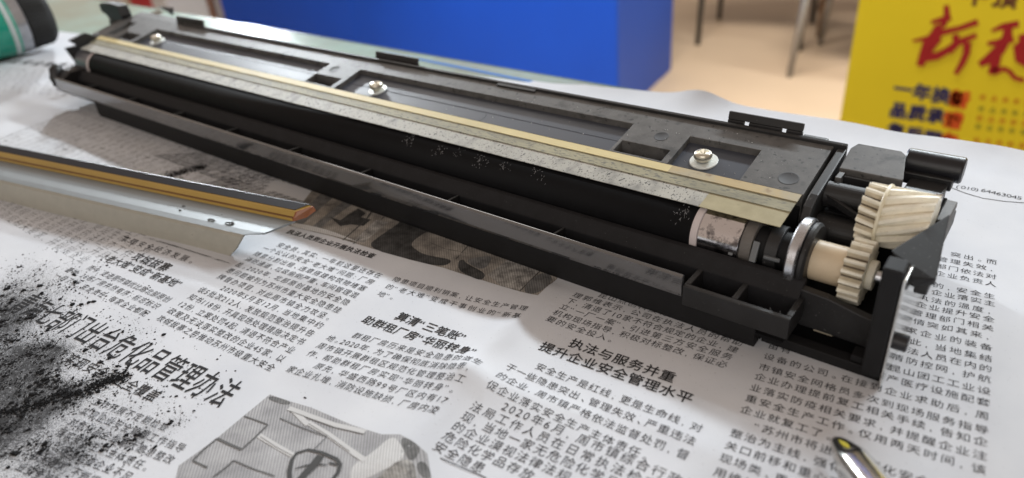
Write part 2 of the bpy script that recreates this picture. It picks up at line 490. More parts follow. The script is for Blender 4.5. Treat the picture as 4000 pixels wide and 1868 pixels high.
def banner_text(s, x0, y0, x1, y1, hpx, m, bold=0.03, name='printed_text', shear=0.0):
    bm = BM()
    n = len(s)
    for i, ch in enumerate(s):
        if ch == ' ': continue
        t = i / max(n - 1, 1)
        c = atv(x0 + (x1 - x0) * t, y0 + (y1 - y0) * t, BV)
        top = atv(x0 + (x1 - x0) * t, y0 + (y1 - y0) * t - hpx / 2, BV)
        h = (top - c).length * 2
        vs, fs = glyph(ch, bold)
        q = [bm.verts.new((c.x + (x - 0.5 + (y - 0.38) * shear) * h * 0.95, BV - 0.03, c.z + (y - 0.38) * h)) for x, y in vs]
        for f_ in fs:
            try: bm.faces.new([q[j] for j in f_])
            except ValueError: pass
    return finish(name, bm, m, ban)


redm = mat('banner_red', (0.40, 0.008, 0.012), 0.5); navy = mat('banner_navy', (0.035, 0.03, 0.12), 0.5)
orangem = mat('banner_orange', (0.75, 0.10, 0.01), 0.5); brownm = mat('banner_brown', (0.16, 0.05, 0.02), 0.5)


def strokes(name, lines, m):
    """brush strokes on the banner: each a list of (x, y, width) photo points"""
    bm = BM()
    for q_, ln in enumerate(lines):
        dz_ = -0.04 - 0.02 * q_
        pts = [atv(x, y, BV) for x, y, _ in ln]
        sc = (atv(3600, 200, BV) - atv(3700, 200, BV)).length / 100
        a, b = [], []
        for i, p in enumerate(pts):
            t = (pts[min(i + 1, len(pts) - 1)] - pts[max(i - 1, 0)]).normalized()
            nrm = Vector((-t.z, 0, t.x)) * ln[i][2] * 0.5 * sc
            a.append(bm.verts.new((p.x + nrm.x, BV + dz_, p.z + nrm.z))); b.append(bm.verts.new((p.x - nrm.x, BV + dz_, p.z - nrm.z)))
        for i in range(len(pts) - 1):
            bm.faces.new((a[i], a[i + 1], b[i + 1], b[i]))
    return finish(name, bm, m, ban)


def zz(pts, ox=3300, oy=0, s=1.94):
    return [(ox + x / s, oy + y / s, wd / s) for x, y, wd in pts]


strokes('brush_character', [zz(p) for p in (
    [(770, 40, 40), (775, 120, 50), (740, 200, 50)], [(655, 170, 30), (800, 130, 60), (800, 150, 20)],
    [(515, 310, 18), (640, 290, 50), (760, 240, 50), (870, 215, 45), (1010, 165, 50)], [(720, 190, 60), (690, 260, 90), (640, 340, 110), (600, 420, 80), (570, 500, 60)],
    [(600, 340, 90), (680, 330, 70), (730, 290, 30)], [(600, 430, 90), (700, 425, 70), (780, 380, 60), (860, 320, 55), (1000, 265, 40)],
    [(930, 320, 60), (925, 400, 55), (890, 480, 50), (840, 560, 35)], [(840, 260, 50), (850, 330, 60), (780, 390, 70)])], redm)
strokes('brush_character', [zz(p) for p in (
    [(1110, 235, 20), (1200, 200, 50), (1320, 180, 55)], [(1240, 200, 60), (1230, 280, 70), (1170, 380, 90), (1090, 450, 80), (1020, 490, 50)],
    [(1080, 330, 30), (1180, 320, 60), (1280, 290, 60)], [(1150, 400, 80), (1140, 480, 70), (1110, 560, 50), (1130, 545, 60), (1190, 520, 50)],
    [(1190, 515, 40), (1250, 540, 35), (1290, 590, 35), (1360, 610, 40)], [(1300, 330, 60), (1340, 360, 110), (1350, 440, 110), (1400, 480, 80)], [(1340, 260, 50), (1380, 340, 90)])], redm)
banner_text('平顶', 3815, -22, 3930, -12, 90, brownm, 0.05)
banner_text('一年换', 3527, 348, 3676, 373, 66, navy, 0.05)
banner_text('新', 3748, 388, 3748, 388, 64, orangem, 0.10)
banner_text('品质承', 3510, 430, 3654, 452, 62, navy, 0.06)
banner_text('诺', 3722, 470, 3722, 470, 62, orangem, 0.10)
banner_text('售后服', 3500, 512, 3642, 540, 62, navy, 0.06)
banner_text('务', 3706, 552, 3706, 552, 62, orangem, 0.10)
lightor = mat('banner_faint_orange', (0.70, 0.30, 0.01), 0.5); faintg = mat('banner_faint_olive', (0.42, 0.38, 0.02), 0.5)
for j, (yy, mm) in enumerate(((380, lightor), (425, faintg), (462, lightor), (495, faintg), (548, lightor))):
    banner_text('新品换新服务', 3840 - j * 6, yy, 4060 - j * 6, yy + 26, 22, mm, 0.03)

# things at the far left end of the room
far = empty('red_carton', (-345, 180, -75), 'blurred red and white carton beyond the table, left of the blue cabinet', 'carton')
bm = BM(); box(bm, -388, -366, 178, 205, -75, -36); finish('red_panel', bm, mat('red_card', (0.45, 0.02, 0.03), 0.5), far, bevel=0.4)
bm = BM(); box(bm, -365.9, -352, 178, 205, -75, -38); finish('white_panel', bm, mat('white_card', (0.6, 0.6, 0.6), 0.5), far, bevel=0.4)
br_ = empty('brown_stool', (-340, 196, -75), 'small brown wooden stool beside the red carton', 'stool')
bm = BM(); box(bm, -350, -332, 196, 214, -42, -38); finish('seat', bm, mat('brown_wood', (0.20, 0.08, 0.03), 0.5), br_, bevel=0.5)
for a, b_ in ((-349, 197), (-335, 197), (-349, 211), (-335, 211)):
    bm = BM(); box(bm, a, a + 2, b_, b_ + 2, -75, -42.02); finish('leg', bm, MATS['brown_wood'], br_)

# ================================================================== NEWSPAPER
U0, U1, V0, V1 = -78.0, 16.0, -3.0, 36.4
DU = 0.24
NU = int((U1 - U0) / DU); NV = int((V1 - V0) / DU)


def seg_d(p, a, b):
    ab = (b[0] - a[0], b[1] - a[1]); l2 = ab[0] ** 2 + ab[1] ** 2
    t = ((p[0] - a[0]) * ab[0] + (p[1] - a[1]) * ab[1]) / l2
    tc = max(0, min(1, t))
    q = (a[0] + ab[0] * tc, a[1] + ab[1] * tc)
    d = math.hypot(p[0] - q[0], p[1] - q[1])
    side = ab[0] * (p[1] - a[1]) - ab[1] * (p[0] - a[0])
    return d, t, side


def wl(x, y):
    p = at(x, y); return (p.x, p.y)


rA0, rA1, rA2 = wl(2150, 1130), wl(1830, 1480), wl(1560, 1830)
rB1 = wl(2420, 1800)
rC0, rC1 = wl(1340, 1150), wl(600, 1000)


CR = [(wl(2980, 1868), wl(2500, 1640), 0.05, 0.35), (wl(1180, 1260), wl(720, 1110), 0.05, 0.4), (wl(1500, 1500), wl(1140, 1440), 0.035, 0.3),
      (wl(3960, 1250), wl(3860, 1868), 0.06, 0.5), (wl(1830, 1480), wl(2330, 1640), 0.07, 0.3), (wl(1720, 1330), wl(1830, 1480), 0.05, 0.25),
      (wl(420, 480), wl(30, 380), 0.06, 0.5), (wl(3900, 640), wl(3780, 900), 0.05, 0.5), (wl(260, 330), wl(60, 560), 0.05, 0.5)]


def hraw(u, v):
    h = 0.07 * noise.noise(Vector((u * 0.13, v * 0.13, 3.1))) + 0.02 * noise.noise(Vector((u * 0.42, v * 0.42, 1.7)))
    h += 0.03
    d, t, s = seg_d((u, v), rA0, rA1)
    h += 0.24 * math.exp(-(d / (0.75 if s < 0 else 0.5)) ** 1.1) * max(0, min(1, (1.15 - abs(t - 0.5) * 1.3)))
    d, t, s = seg_d((u, v), rA1, rA2)
    h += 0.20 * math.exp(-(d / (1.0 if s < 0 else 0.6)) ** 1.3)
    d, t, s = seg_d((u, v), rA1, rB1)
    h += 0.12 * math.exp(-(d / 0.8) ** 1.5) * max(0, min(1, 1.2 - t))
    d, t, s = seg_d((u, v), rC0, rC1)
    h += 0.06 * math.exp(-(d / 1.1) ** 1.6)
    for a_, b_, amp, wd in CR:
        d, t, s = seg_d((u, v), a_, b_)
        if d < 3: h += amp * math.exp(-d / wd) * max(0.0, min(1.0, 2.2 - abs(t - 0.5) * 3.2))
    # flat where the heavy part presses it down
    k = 1.0
    if -54 < u < -1 and v > 16.9:
        k = max(0.0, 1 - (v - 16.9) / 0.6)
    if v > 25.5: k = max(k, min(1, (v - 25.5) / 2))
    h = h * k if -54 < u < -1 else h
    # far edge of the sheet lifts and waves
    e = max(0, v - (edge(u) - 2.5)) / 2.5
    if u > -26:
        h += 0.35 * e * e * (0.6 + 0.5 * noise.noise(Vector((u * 0.22, 0, 9)))) + 0.4 * e * e * math.exp(-((u + 15.6) / 1.3) ** 2)
    return max(h, 0.0)


def edge(u):
    if u < -24:
        b = 26.7 + (u + 74.3) * (34.3 - 26.7) / 50.3
    else:
        b = 34.3 + (u + 24) * 0.14 if u < -16.5 else 35.35
        if u > 2: b = 35.35 - (u - 2) * 0.1
    return b + 0.18 * noise.noise(Vector((u * 0.4, 2.2, 0))) + 0.03 * noise.noise(Vector((u * 4, 5.2, 0)))


BL = []   # toner spill blobs in world cm: x, y, radius, strength


def blob(px_, py_, r, s):
    p = at(px_, py_); BL.append((p.x, p.y, r, s))


for a in ((-60, 1560, 2.3, 2.0), (90, 1430, 1.2, 1.0), (-20, 1730, 1.7, 1.2), (220, 1830, 1.2, 0.9), (-120, 1330, 2.4, 1.3), (-40, 1180, 1.8, 0.9), (60, 1250, 1.2, 0.6),
          (420, 1480, 0.5, 0.9), (300, 1545, 0.7, 1.0), (180, 1560, 0.7, 1.0), (60, 1610, 0.9, 1.0), (545, 1705, 0.5, 0.9), (690, 1640, 0.35, 0.5), (180, 1390, 0.9, 0.6),
          (430, 1340, 1.7, 0.30), (560, 1540, 1.7, 0.26), (230, 1150, 2.0, 0.34), (700, 1690, 1.3, 0.26), (330, 1720, 1.4, 0.62), (120, 1080, 1.6, 0.3)):
    blob(*a)


def density(u, v):
    s = 0
    for x, y, r, k in BL:
        d2 = ((u - x) ** 2 + (v - y) ** 2) / (r * r)
        if d2 < 9: s += k * math.exp(-d2)
    return min(s * 0.62, 1.15)


HG = [[0.0] * (NV + 1) for _ in range(NU + 1)]
for i in range(NU + 1):
    u = U0 + i * DU
    for j in range(NV + 1):
        HG[i][j] = hraw(u, V0 + j * DU)


def hs(u, v):
    a = (u - U0) / DU; b = (v - V0) / DU
    i = max(0, min(NU - 1, int(a))); j = max(0, min(NV - 1, int(b)))
    s = a - i; t = b - j
    if s >= t:
        return HG[i][j] + s * (HG[i + 1][j] - HG[i][j]) + t * (HG[i + 1][j + 1] - HG[i + 1][j])
    return HG[i][j] + t * (HG[i][j + 1] - HG[i][j]) + s * (HG[i + 1][j + 1] - HG[i][j + 1])


def ats(x, y):
    z = 0.0
    for _ in range(5):
        p = at(x, y, z); z = 0.5 * z + 0.5 * hs(p.x, p.y)
    p = at(x, y, z)
    return p


news = empty('newspaper', (-15, 20, 0), 'creased Chinese newspaper spread over the glass table, smudged with toner', 'newspaper')
verts, faces, dens = [], [], []
for i in range(NU + 1):
    u = U0 + i * DU
    for j in range(NV + 1):
        v = V0 + j * DU
        e = edge(u)
        vv = min(v, e)
        verts.append(((u + 15) * S, (vv - 20) * S, (hs(u, vv) if v <= e else hs(u, min(e, V1))) * S))
        dens.append(density(u, v))
for i in range(NU):
    u = U0 + i * DU
    for j in range(NV):
        if V0 + j * DU >= max(edge(u), edge(u + DU)): continue
        a = i * (NV + 1) + j
        faces.append((a, a + NV + 1, a + NV + 2)); faces.append((a, a + NV + 2, a + 1))
me = bpy.data.meshes.new('paper_sheet'); me.from_pydata(verts, [], faces)
at_ = me.attributes.new('toner_density', 'FLOAT', 'POINT'); at_.data.foreach_set('value', dens)
for p in me.polygons: p.use_smooth = True
sheet = bpy.data.objects.new('paper_sheet', me); COL.objects.link(sheet); sheet.parent = news
me.materials.append(paper_material())

NARROW = set('0123456789.()“”‘’ ')
HALF = set(',、。:;,:;')


def adv(ch):
    if ch in '“”‘’': return 0.5
    if ch in '0123456789()': return 0.55
    if ch == ' ': return 1.0
    if ch in HALF: return 0.75
    return 1.0


TEXTBM = {}


def put(bm, s, p0, p1, cols, size, upv=None, bold=0.0, fit=False, sx=1.0, dy=0.0, lift=0.012, slant=0.0):
    """string s from world point p0 (centre of first character) towards p1 (centre of last of `cols` characters)"""
    d = Vector((p1[0] - p0[0], p1[1] - p0[1])); pitch = d.length / max(cols - 1, 1); d.normalize()
    n = Vector((-d.y, d.x)) if upv is None else upv
    tot = sum(adv(c) for c in s)
    kf = 1.0
    if fit and tot > 0: kf = cols / tot
    x = 0.0
    for ch in s:
        a = adv(ch) * kf
        if ch != ' ':
            vs, fs = glyph(ch, bold)
            cx = (x + a / 2 - 0.5) * pitch
            gw = 0.5 if ch in '“”‘’0123456789()' else 1.0
            if ch in '0123456789()': gw = 0.6
            ox = 0.5 * (0.6 if gw < 1 else 1.0)
            if ch in HALF: ox = 0.22
            q = []
            for gx, gy in vs:
                lx = cx + (gx - ox + slant * gy) * size * sx; ly = (gy - 0.38) * size + dy
                X = p0[0] + d.x * lx + n.x * ly; Y = p0[1] + d.y * lx + n.y * ly
                q.append(bm.verts.new((X, Y, hs(X, Y) + lift)))
            for f_ in fs:
                try: bm.faces.new([q[j] for j in f_])
                except ValueError: pass
        x += a


def block(anchors, rows, size, bold=0.0, cols=16, m=None, name='printed_text', sx=1.0):
    """anchors: three (col,row,px,py) fixing an affine grid on the sheet; rows: {row: (indent, text, fit)}"""
    P = [ats(a[2], a[3]) for a in anchors]
    (c0, r0), (c1, r1), (c2, r2) = [(a[0], a[1]) for a in anchors]
    M2 = Matrix(((c1 - c0, r1 - r0), (c2 - c0, r2 - r0))).inverted()
    ex = Vector((P[1].x - P[0].x, P[2].x - P[0].x)); ey = Vector((P[1].y - P[0].y, P[2].y - P[0].y))
    gx = M2 @ ex; gy = M2 @ ey
    def W(c, r):
        return (P[0].x + gx[0] * (c - c0) + gx[1] * (r - r0), P[0].y + gy[0] * (c - c0) + gy[1] * (r - r0))
    pitch = math.hypot(gx[0], gy[0])
    upv = Vector((-gx[1], -gy[1])).normalized()
    global LASTUP
    LASTUP = upv
    bm = BM()
    for r, (ind, txt, fit) in rows.items():
        n = cols - ind if fit else 16
        put(bm, txt, W(ind, r), W(ind + n - 1, r), n, pitch * size, upv=upv, bold=bold, fit=fit, sx=sx)
    return finish(name, bm, m or ink, news)


BT = -0.005
block([(0, 19, 2986, 1437), (15, 19, 3834, 1678), (15, 3, 3871, 1080)], {
    1: (12, '突出。而', True), 2: (11, '管理失效,', True), 3: (11, '部门依法对', True), 4: (11, '企业负责人', True),
    5.6: (11, '的,安全生', True), 6.5: (11, '企业落实主', True), 7.5: (10, '执法的温度,', True), 8.4: (10, '企业提升安全', True), 9.4: (9, '、管理部门相关', True),
    10.4: (9, '疫情突如其来,', True), 11.5: (9, '0家企业的装备', True), 12.6: (9, '对此,当地集结', True), 13.6: (9, '执法人员在内的', True), 14.6: (9, '情防控网,护航', True),
    15.7: (9, '昆山团工工业设', True), 16.7: (0, '苗有', False), 16.71: (9, '产医疗设施配套', True), 17.85: (0, '设备的公司。在接到企业求助后,周', True), 19: (0, '市镇安全网格员多次到现场服务指导', True),
    19.95: (0, '企业办理提前复工相关手续,告知企', True), 21: (0, '业落实防疫相关要求,并提醒企业注', True), 22: (0, '重安全生产工作。仅用两天时间,该', True),
    23: (0, '企业就复工了。', False), 24: (1.4, '“苏州市将进一步深化安全生产', False), 25: (0, '整治为主线,强化责任担当,推动', False), 26: (0, '关口前移和重心下移,对', False),
    27: (0, '现场类、重大隐患', False), 28: (0, '用维护安全', False), 29: (0, '现场检查', False)}, 0.92, BT)
block([(0, 1, 1998, 1438), (15, 1, 2694, 1718), (0, 3, 1924, 1508)], {
    0: (2, '安全生产是红线,更是生命线,对', True), 1: (0, '于一些隐患突出、管理失效、严重违法', True), 2: (0, '的企业,周市镇严格依法监督处罚,督', True), 3: (0, '促企业落实安全生产主体责任。', False)}, 0.92, BT)
block([(0, 0, 1861, 1592), (12, 0, 2492, 1867), (0, 2, 1793, 1671)], {
    -1: (2, '2020年6月,周市镇综合行政执', True), 0: (0, '法局工作人员在日常执法检查中发', True), 1: (0, '现,当地一家无危险化学品经营', False), 2: (0, '的企业漠视法律法规,将', False), 3: (0, '危险化学品存放', False), 4: (0, '安全隐患', False)}, 0.92, BT)
block([(0, 1, 2232, 1178), (15, 1, 2862, 1365), (0, 4, 2154, 1249)], {
    -1: (2, '昆山点创科技有限', False), 0: (0, '理郭维表示,公司在执法人员的帮助', True), 1: (0, '下,清退了10家不符合规定的企业,建', True), 2: (0, '立“一厂一案”、引进第三方安全服务', True),
    3: (0, '机构现场指导,积极对标整改,保证必', True), 4: (0, '要的安全投入。', False)}, 0.92, BT)
block([(0, 0, 1551, 1093), (15, 0, 2045, 1205), (0, 2, 1492, 1150)], {
    0: (0, '隐患项目顺利销案,让安全生产管理', True), 1: (0, '的“老大难”变成干事创业的“新基', True), 2: (0, '地”。', False)}, 0.92, BT)
block([(0, 1, 1294, 1323), (15, 2, 1799, 1479), (0, 5, 1140, 1444)], {
    0: (2, '群租厂房历来是安全隐患的滋生', True), 1: (0, '地。2020年,为了确保彻底消除隐患,', True), 2: (0, '周市镇开展群租区规范化管理整治工', True), 3: (0, '作,帮助群租厂房实现“华丽转身”。', True),
    4: (2, '原先,华盛西路99号厂区内有17', True), 5: (0, '家企业扎堆,消防设施缺损,厂房内凌', True)}, 0.92, BT)
block([(0, 1, 1040, 972), (15, 1, 1448, 1101), (0, 12, 631, 1245)], {
    0: (1, '安全员。其实,一年前这里还存在', True), 1: (0, '一个公认的安全“老大难”问题:厂房', True), 2: (0, '随意分割出租、违章搭建构筑物堵塞', True), 3: (0, '消防通道、垃圾偷倒严重、车间管理混', True),
    4: (0, '乱。2020年,北部原创基地的安全隐', True), 5: (0, '患问题被列为苏州市重大安全隐患挂', True), 6: (0, '牌督办项目,对此周市镇全力攻坚。', True), 7: (2, '2020年5月至12月,当地集中约', True),
    8: (0, '谈5批次212人,发放规范整治提升告', True), 9: (0, '知书118份,开具现场处理措施决定书', True), 10: (0, '12份,立案处罚4起,清退不符合产业', True), 11: (0, '政策及无法落实整改的企业45家,以', True), 12: (0, '攻城拔寨之势推动苏州市级重大安全', True)}, 0.92, BT)
block([(2, 0, 357, 1048), (15, 0, 654, 1169), (15, 2, 567, 1224)], {
    0: (2, '而今,走进周市镇优比路北部原创', True), 1: (0, '基地,26栋厂房井然有序,标志标识', True), 2: (0, '一目了然,安全责任,每家企业都配', True)}, 0.92, BT)
block([(0, 0, 590, 935), (9, 0, 873, 1023), (0, 1, 470, 925)], {
    0: (0, '产,把主要精力放在转型,努力', True)}, 0.9, BT, cols=10)
block([(0, 0, 490, 935), (9, 0, 750, 1019), (0, 1, 470, 950)], {0: (0, '实现安全经济发展。', True)}, 0.9, BT, cols=10)
# small text under the toner
block([(0, 0, 380, 1571), (4, 0, 508, 1618), (0, 1, 335, 1610)], {
    0: (0, '工作开展不定期检查', False), 1: (0, '实现企业安全管理工作指导', False), 2: (0, '对危化品企业重大隐患整改', False), 3: (0, '落实安全生产主体责任。', False), 4: (2, '现场检查企业不足', False), 5: (0, '相关要求,不断提升', False), 6: (0, '业安全管理水平', False)}, 0.92, BT, cols=16)


def line_px(s, x0, y0, x1, y1, hpx_world, bold=0.02, m=None, sx=1.0, name='printed_text', slant=0.0, upv=None):
    bm = BM(); a = ats(x0, y0); b = ats(x1, y1)
    tot = sum(adv(c) for c in s)
    if hpx_world < 0: hpx_world = -hpx_world * math.hypot(b.x - a.x, b.y - a.y) / max(tot - 1, 1)
    put(bm, s, (a.x, a.y), (b.x, b.y), len(s), hpx_world, upv=upv, bold=bold, fit=True, sx=sx, slant=slant)
    return finish(name, bm, m or inkb, news)


def upto(x0, y0, x1, y1):
    a = ats(x0, y0); b = ats(x1, y1)
    return Vector((b.x - a.x, b.y - a.y)).normalized()


UM = upto(1924, 1508, 1998, 1438); UB = upto(1140, 1444, 1294, 1323); UC = upto(631, 1245, 1040, 972)
line_px('执法与服务并重', 2254, 1346, 2608, 1470, -0.97, 0.012, upv=UM)
line_px('提升企业安全管理水平', 2138, 1359, 2675, 1551, -0.97, 0.012, upv=UM)
line_px('算清“三笔账”', 1570, 1239, 1800, 1318, -0.97, 0.012, upv=UB)
line_px('助群租厂房“华丽转身”', 1440, 1252, 1840, 1375, -0.97, 0.012, upv=UB)
line_px('攻城拔寨', 540, 1005, 645, 1044, -0.97, 0.008, upv=UC)
line_px('“老大难”变成“新基地”', 418, 1008, 695, 1110, -0.97, 0.008, upv=UC)
line_px('执法人员到企业开展执法检查', 1138, 907, 1451, 999, -0.97, 0.018, upv=UC)
line_px('青海七部门出台危化品管理办法', 100, 1186, 878, 1533, 1.25, 0.006, upv=UC, sx=0.66, name='headline')
line_px('实现安全企业全覆盖', 284, 1404, 599, 1544, -0.97, 0.004, upv=UC, name='headline')
line_px('(010)64463045', 3746, 730, 3985, 774, 0.40, -0.008, m=ink)
line_px('话:', 3690, 712, 3716, 722, 0.36, -0.015, m=ink)
bm = BM()


def ribbon(bm, pts, wd, lift=0.010):
    P = [ats(*p) for p in pts]
    A, B = [], []
    for i, p in enumerate(P):
        t = (P[min(i + 1, len(P) - 1)] - P[max(i - 1, 0)]); t.z = 0; t.normalize()
        nn = Vector((-t.y, t.x, 0)) * (wd[i] if isinstance(wd, (list, tuple)) else wd) * 0.5
        for q, Lst in ((p + nn, A), (p - nn, B)):
            Lst.append(bm.verts.new((q.x, q.y, hs(q.x, q.y) + lift)))
    for i in range(len(P) - 1):
        bm.faces.new((A[i], A[i + 1], B[i + 1], B[i]))


ribbon(bm, [(3650, 705), (3700, 728), (3770, 755), (3837, 775), (3920, 787), (4010, 794), (4200, 800)], 0.035)
finish('printed_rule', bm, ink, news)
bm = BM(); ribbon(bm, [(1720, 1790), (1900, 1868)], 0.03)
finish('printed_rule', bm, ink, news)

# blurred columns at the far left of the sheet and in the shade of the part
body = ['安全生产是红线,更是生命线,对', '的企业,周市镇严格依法监督处罚', '促企业落实安全生产主体责任', '落实防疫相关要求,并提醒企业', '执法人员到企业开展执法检查工作', '隐患项目顺利销案,让安全生产', '随意分割出租、违章搭建构筑物', '北部原创基地的安全隐患问题', '发放规范整治提升告知书,开具']
rows = {}
for k in range(17):
    rows[k] = (0, body[k % 9] + body[(k * 4 + 2) % 9], False)
block([(0, 0, 330, 425), (15, 0, 690, 545), (0, 10, -40, 560)], rows, 0.85, -0.024, cols=16)
block([(0, 0, -60, 240), (15, 0, 330, 262), (0, 3, -100, 275)], {k: (0, body[(k + 3) % 9] + body[(k + 5) % 9], False) for k in range(2, 9)}, 0.8, -0.024, cols=16)
line_px('提升企业安全管理水平', -60, 232, 330, 262, 1.0, 0.02)
block([(0, 0, 800, 600), (15, 0, 1180, 730), (0, 5, 620, 610)], {k: (0, body[(k + 1) % 9], False) for k in range(0, 6)}, 0.92, BT, cols=16)
block([(0, 0, 900, 700), (12, 0, 1200, 800), (0, 3, 800, 720)], {k: (0, body[(k + 6) % 9][:12], False) for k in range(0, 5)}, 0.92, BT, cols=13)


# ------- printed photographs (flat ink on the sheet)
def halftone(name, c, c2, sc=1.2, thr=(0.3, 0.7), lines=True):
    m = bpy.data.materials.new(name); m.use_nodes = True; nt = m.node_tree; N = nt.nodes; L = nt.links
    b = N['Principled BSDF']; b.inputs['Roughness'].default_value = 0.8; b.inputs['Specular IOR Level'].default_value = 0.2
    tc = N.new('ShaderNodeTexCoord'); mp = N.new('ShaderNodeMapping'); mp.inputs['Scale'].default_value = (100, 100, 100)
    L.new(tc.outputs['Object'], mp.inputs[0])
    n = N.new('ShaderNodeTexNoise'); n.inputs['Scale'].default_value = sc; n.inputs['Detail'].default_value = 9; n.inputs['Roughness'].default_value = 0.62
    L.new(mp.outputs[0], n.inputs['Vector'])
    r = N.new('ShaderNodeValToRGB'); r.color_ramp.elements[0].position = thr[0]; r.color_ramp.elements[1].position = thr[1]
    r.color_ramp.elements[0].color = (*c, 1); r.color_ramp.elements[1].color = (*c2, 1)
    L.new(n.outputs['Fac'], r.inputs[0])
    wv = N.new('ShaderNodeTexWave'); wv.inputs['Scale'].default_value = 5.0; wv.bands_direction = 'DIAGONAL'
    L.new(mp.outputs[0], wv.inputs['Vector'])
    mr = N.new('ShaderNodeMapRange'); mr.inputs['To Min'].default_value = 0.72; mr.inputs['To Max'].default_value = 1.15
    L.new(wv.outputs['Fac'], mr.inputs['Value'])
    mx = N.new('ShaderNodeVectorMath'); mx.operation = 'SCALE'
    L.new(r.outputs[0], mx.inputs[0]); L.new(mr.outputs[0], mx.inputs['Scale'])
    L.new(mx.outputs[0], b.inputs['Base Color'])
    return m


def soften(pts, n=2):
    for _ in range(n):
        q = []
        for i, p in enumerate(pts):
            r = pts[(i + 1) % len(pts)]
            q.append((p[0] * .75 + r[0] * .25, p[1] * .75 + r[1] * .25)); q.append((p[0] * .25 + r[0] * .75, p[1] * .25 + r[1] * .75))
        pts = q
    return pts


def patch(name, pts, m, lift, n=26):
    if lift > 0.009: pts = soften(pts)
    return patch_(name, pts, m, lift, n)


def patch_(name, pts, m, lift, n=26):
    """polygon on the sheet given by photo corner points, gridded so that it follows the paper"""
    W_ = [ats(*p) for p in pts]
    xs = [p.x for p in W_]; ys = [p.y for p in W_]
    bm = BM()
    vs = [bm.verts.new((p.x, p.y, 0)) for p in W_]
    bm.faces.new(vs)
    step = 0.24
    x = U0 + math.floor((min(xs) - U0) / step) * step
    while x < max(xs):
        bmesh.ops.bisect_plane(bm, geom=bm.verts[:] + bm.edges[:] + bm.faces[:], plane_co=(x, 0, 0), plane_no=(1, 0, 0)); x += step
    y = V0 + math.floor((min(ys) - V0) / step) * step
    while y < max(ys):
        bmesh.ops.bisect_plane(bm, geom=bm.verts[:] + bm.edges[:] + bm.faces[:], plane_co=(0, y, 0), plane_no=(0, 1, 0)); y += step
    bmesh.ops.triangulate(bm, faces=bm.faces[:])
    for v in bm.verts:
        v.co.z = hs(v.co.x, v.co.y) + lift
    return finish(name, bm, m, news)


g1 = halftone('halftone_grey', (0.27, 0.27, 0.28), (0.45, 0.45, 0.46), 1.0)
g2 = halftone('halftone_dark', (0.03, 0.03, 0.03), (0.10, 0.10, 0.10), 2.2, (0.35, 0.8))
g3 = halftone('halftone_light', (0.50, 0.50, 0.50), (0.58, 0.58, 0.58), 2.0)
g4 = halftone('halftone_mid', (0.09, 0.09, 0.09), (0.22, 0.22, 0.22), 2.6)
g5 = halftone('halftone_skin', (0.15, 0.14, 0.13), (0.42, 0.39, 0.35), 1.1, (0.35, 0.68))
g6 = halftone('halftone_cloth', (0.15, 0.145, 0.14), (0.44, 0.43, 0.41), 2.8, (0.36, 0.66))


def zc(pts, s, ox, oy):
    return [(ox + x / s, oy + y / s) for x, y in pts]


Z4 = (2.147, 700, 1400)
patch('printed_photo', zc([(760, 305), (955, 370), (1110, 415), (1450, 560), (1700, 640), (1850, 640), (1990, 720), (2080, 800), (2115, 1005), (2130, 1130), (-60, 1130), (0, 900), (320, 670)], *Z4), g1, 0.008)
patch('printed_photo', zc([(760, 310), (955, 372), (900, 396), (745, 350)], *Z4), g4, 0.014)
patch('printed_photo', zc([(1845, 640), (2040, 745), (1970, 870), (1900, 830)], *Z4), g4, 0.014)
patch('printed_photo', zc([(2020, 860), (2085, 890), (2120, 1010), (2040, 1010), (1985, 910)], *Z4), g4, 0.014)
patch('printed_photo', zc([(1790, 640), (1870, 740), (1900, 830), (1800, 900), (1600, 1000), (1430, 1080), (1440, 900), (1620, 800)], *Z4), g3, 0.012)
patch('printed_photo', zc([(1890, 830), (1990, 900), (1990, 1080), (1600, 1080), (1700, 960)], *Z4), g6, 0.016)
bm = BM()


def rib4(pts, wd, lift=0.022):
    ribbon(bm, zc(pts, *Z4), wd, lift)


rib4([(320, 675), (425, 725), (525, 768)], 0.075); rib4([(525, 768), (640, 665), (745, 560)], 0.06); rib4([(745, 560), (640, 520), (545, 488)], 0.04)
rib4([(320, 675), (210, 765), (115, 862)], 0.06); rib4([(115, 862), (240, 920)], 0.05); rib4([(285, 1000), (380, 930), (460, 860)], 0.06); rib4([(460, 860), (620, 930), (800, 990)], 0.035)
rib4([(845, 505), (1030, 585), (1240, 660)], 0.03); rib4([(1240, 660), (1120, 780)], 0.03)
finish('printed_photo', bm, mat('print_line_ink', (0.10, 0.10, 0.10), 0.8), news)
bm = BM()
rib4([(930, 1020), (925, 950), (945, 860), (985, 800), (1080, 770), (1200, 795), (1320, 850), (1352, 895), (1335, 960), (1290, 1020), (1220, 1060)], [0.13, 0.13, 0.11, 0.09, 0.08, 0.09, 0.10, 0.11, 0.12, 0.12, 0.1], 0.026)
rib4([(1190, 820), (1130, 900), (1060, 970), (1000, 1040)], [0.24, 0.26, 0.22, 0.2], 0.027)
rib4([(975, 930), (1060, 905), (1150, 890), (1240, 900)], [0.03, 0.05, 0.06, 0.03], 0.028); rib4([(1260, 880), (1330, 900)], 0.06, 0.028)
finish('printed_photo', bm, mat('print_dark_ink', (0.045, 0.045, 0.045), 0.8), news)
bm = BM()
bm.free()
for a in ([(920, 420), (1080, 480), (1300, 560), (1560, 620)], [(1080, 540), (1250, 640), (1430, 770), (1560, 860)], [(670, 650), (820, 740), (960, 820)], [(960, 440), (1080, 560)]):
    bm = BM(); rib4(a, 0.16, 0.018)
    finish('printed_photo', bm, mat('print_light_ink', (0.52, 0.52, 0.52), 0.8), news)
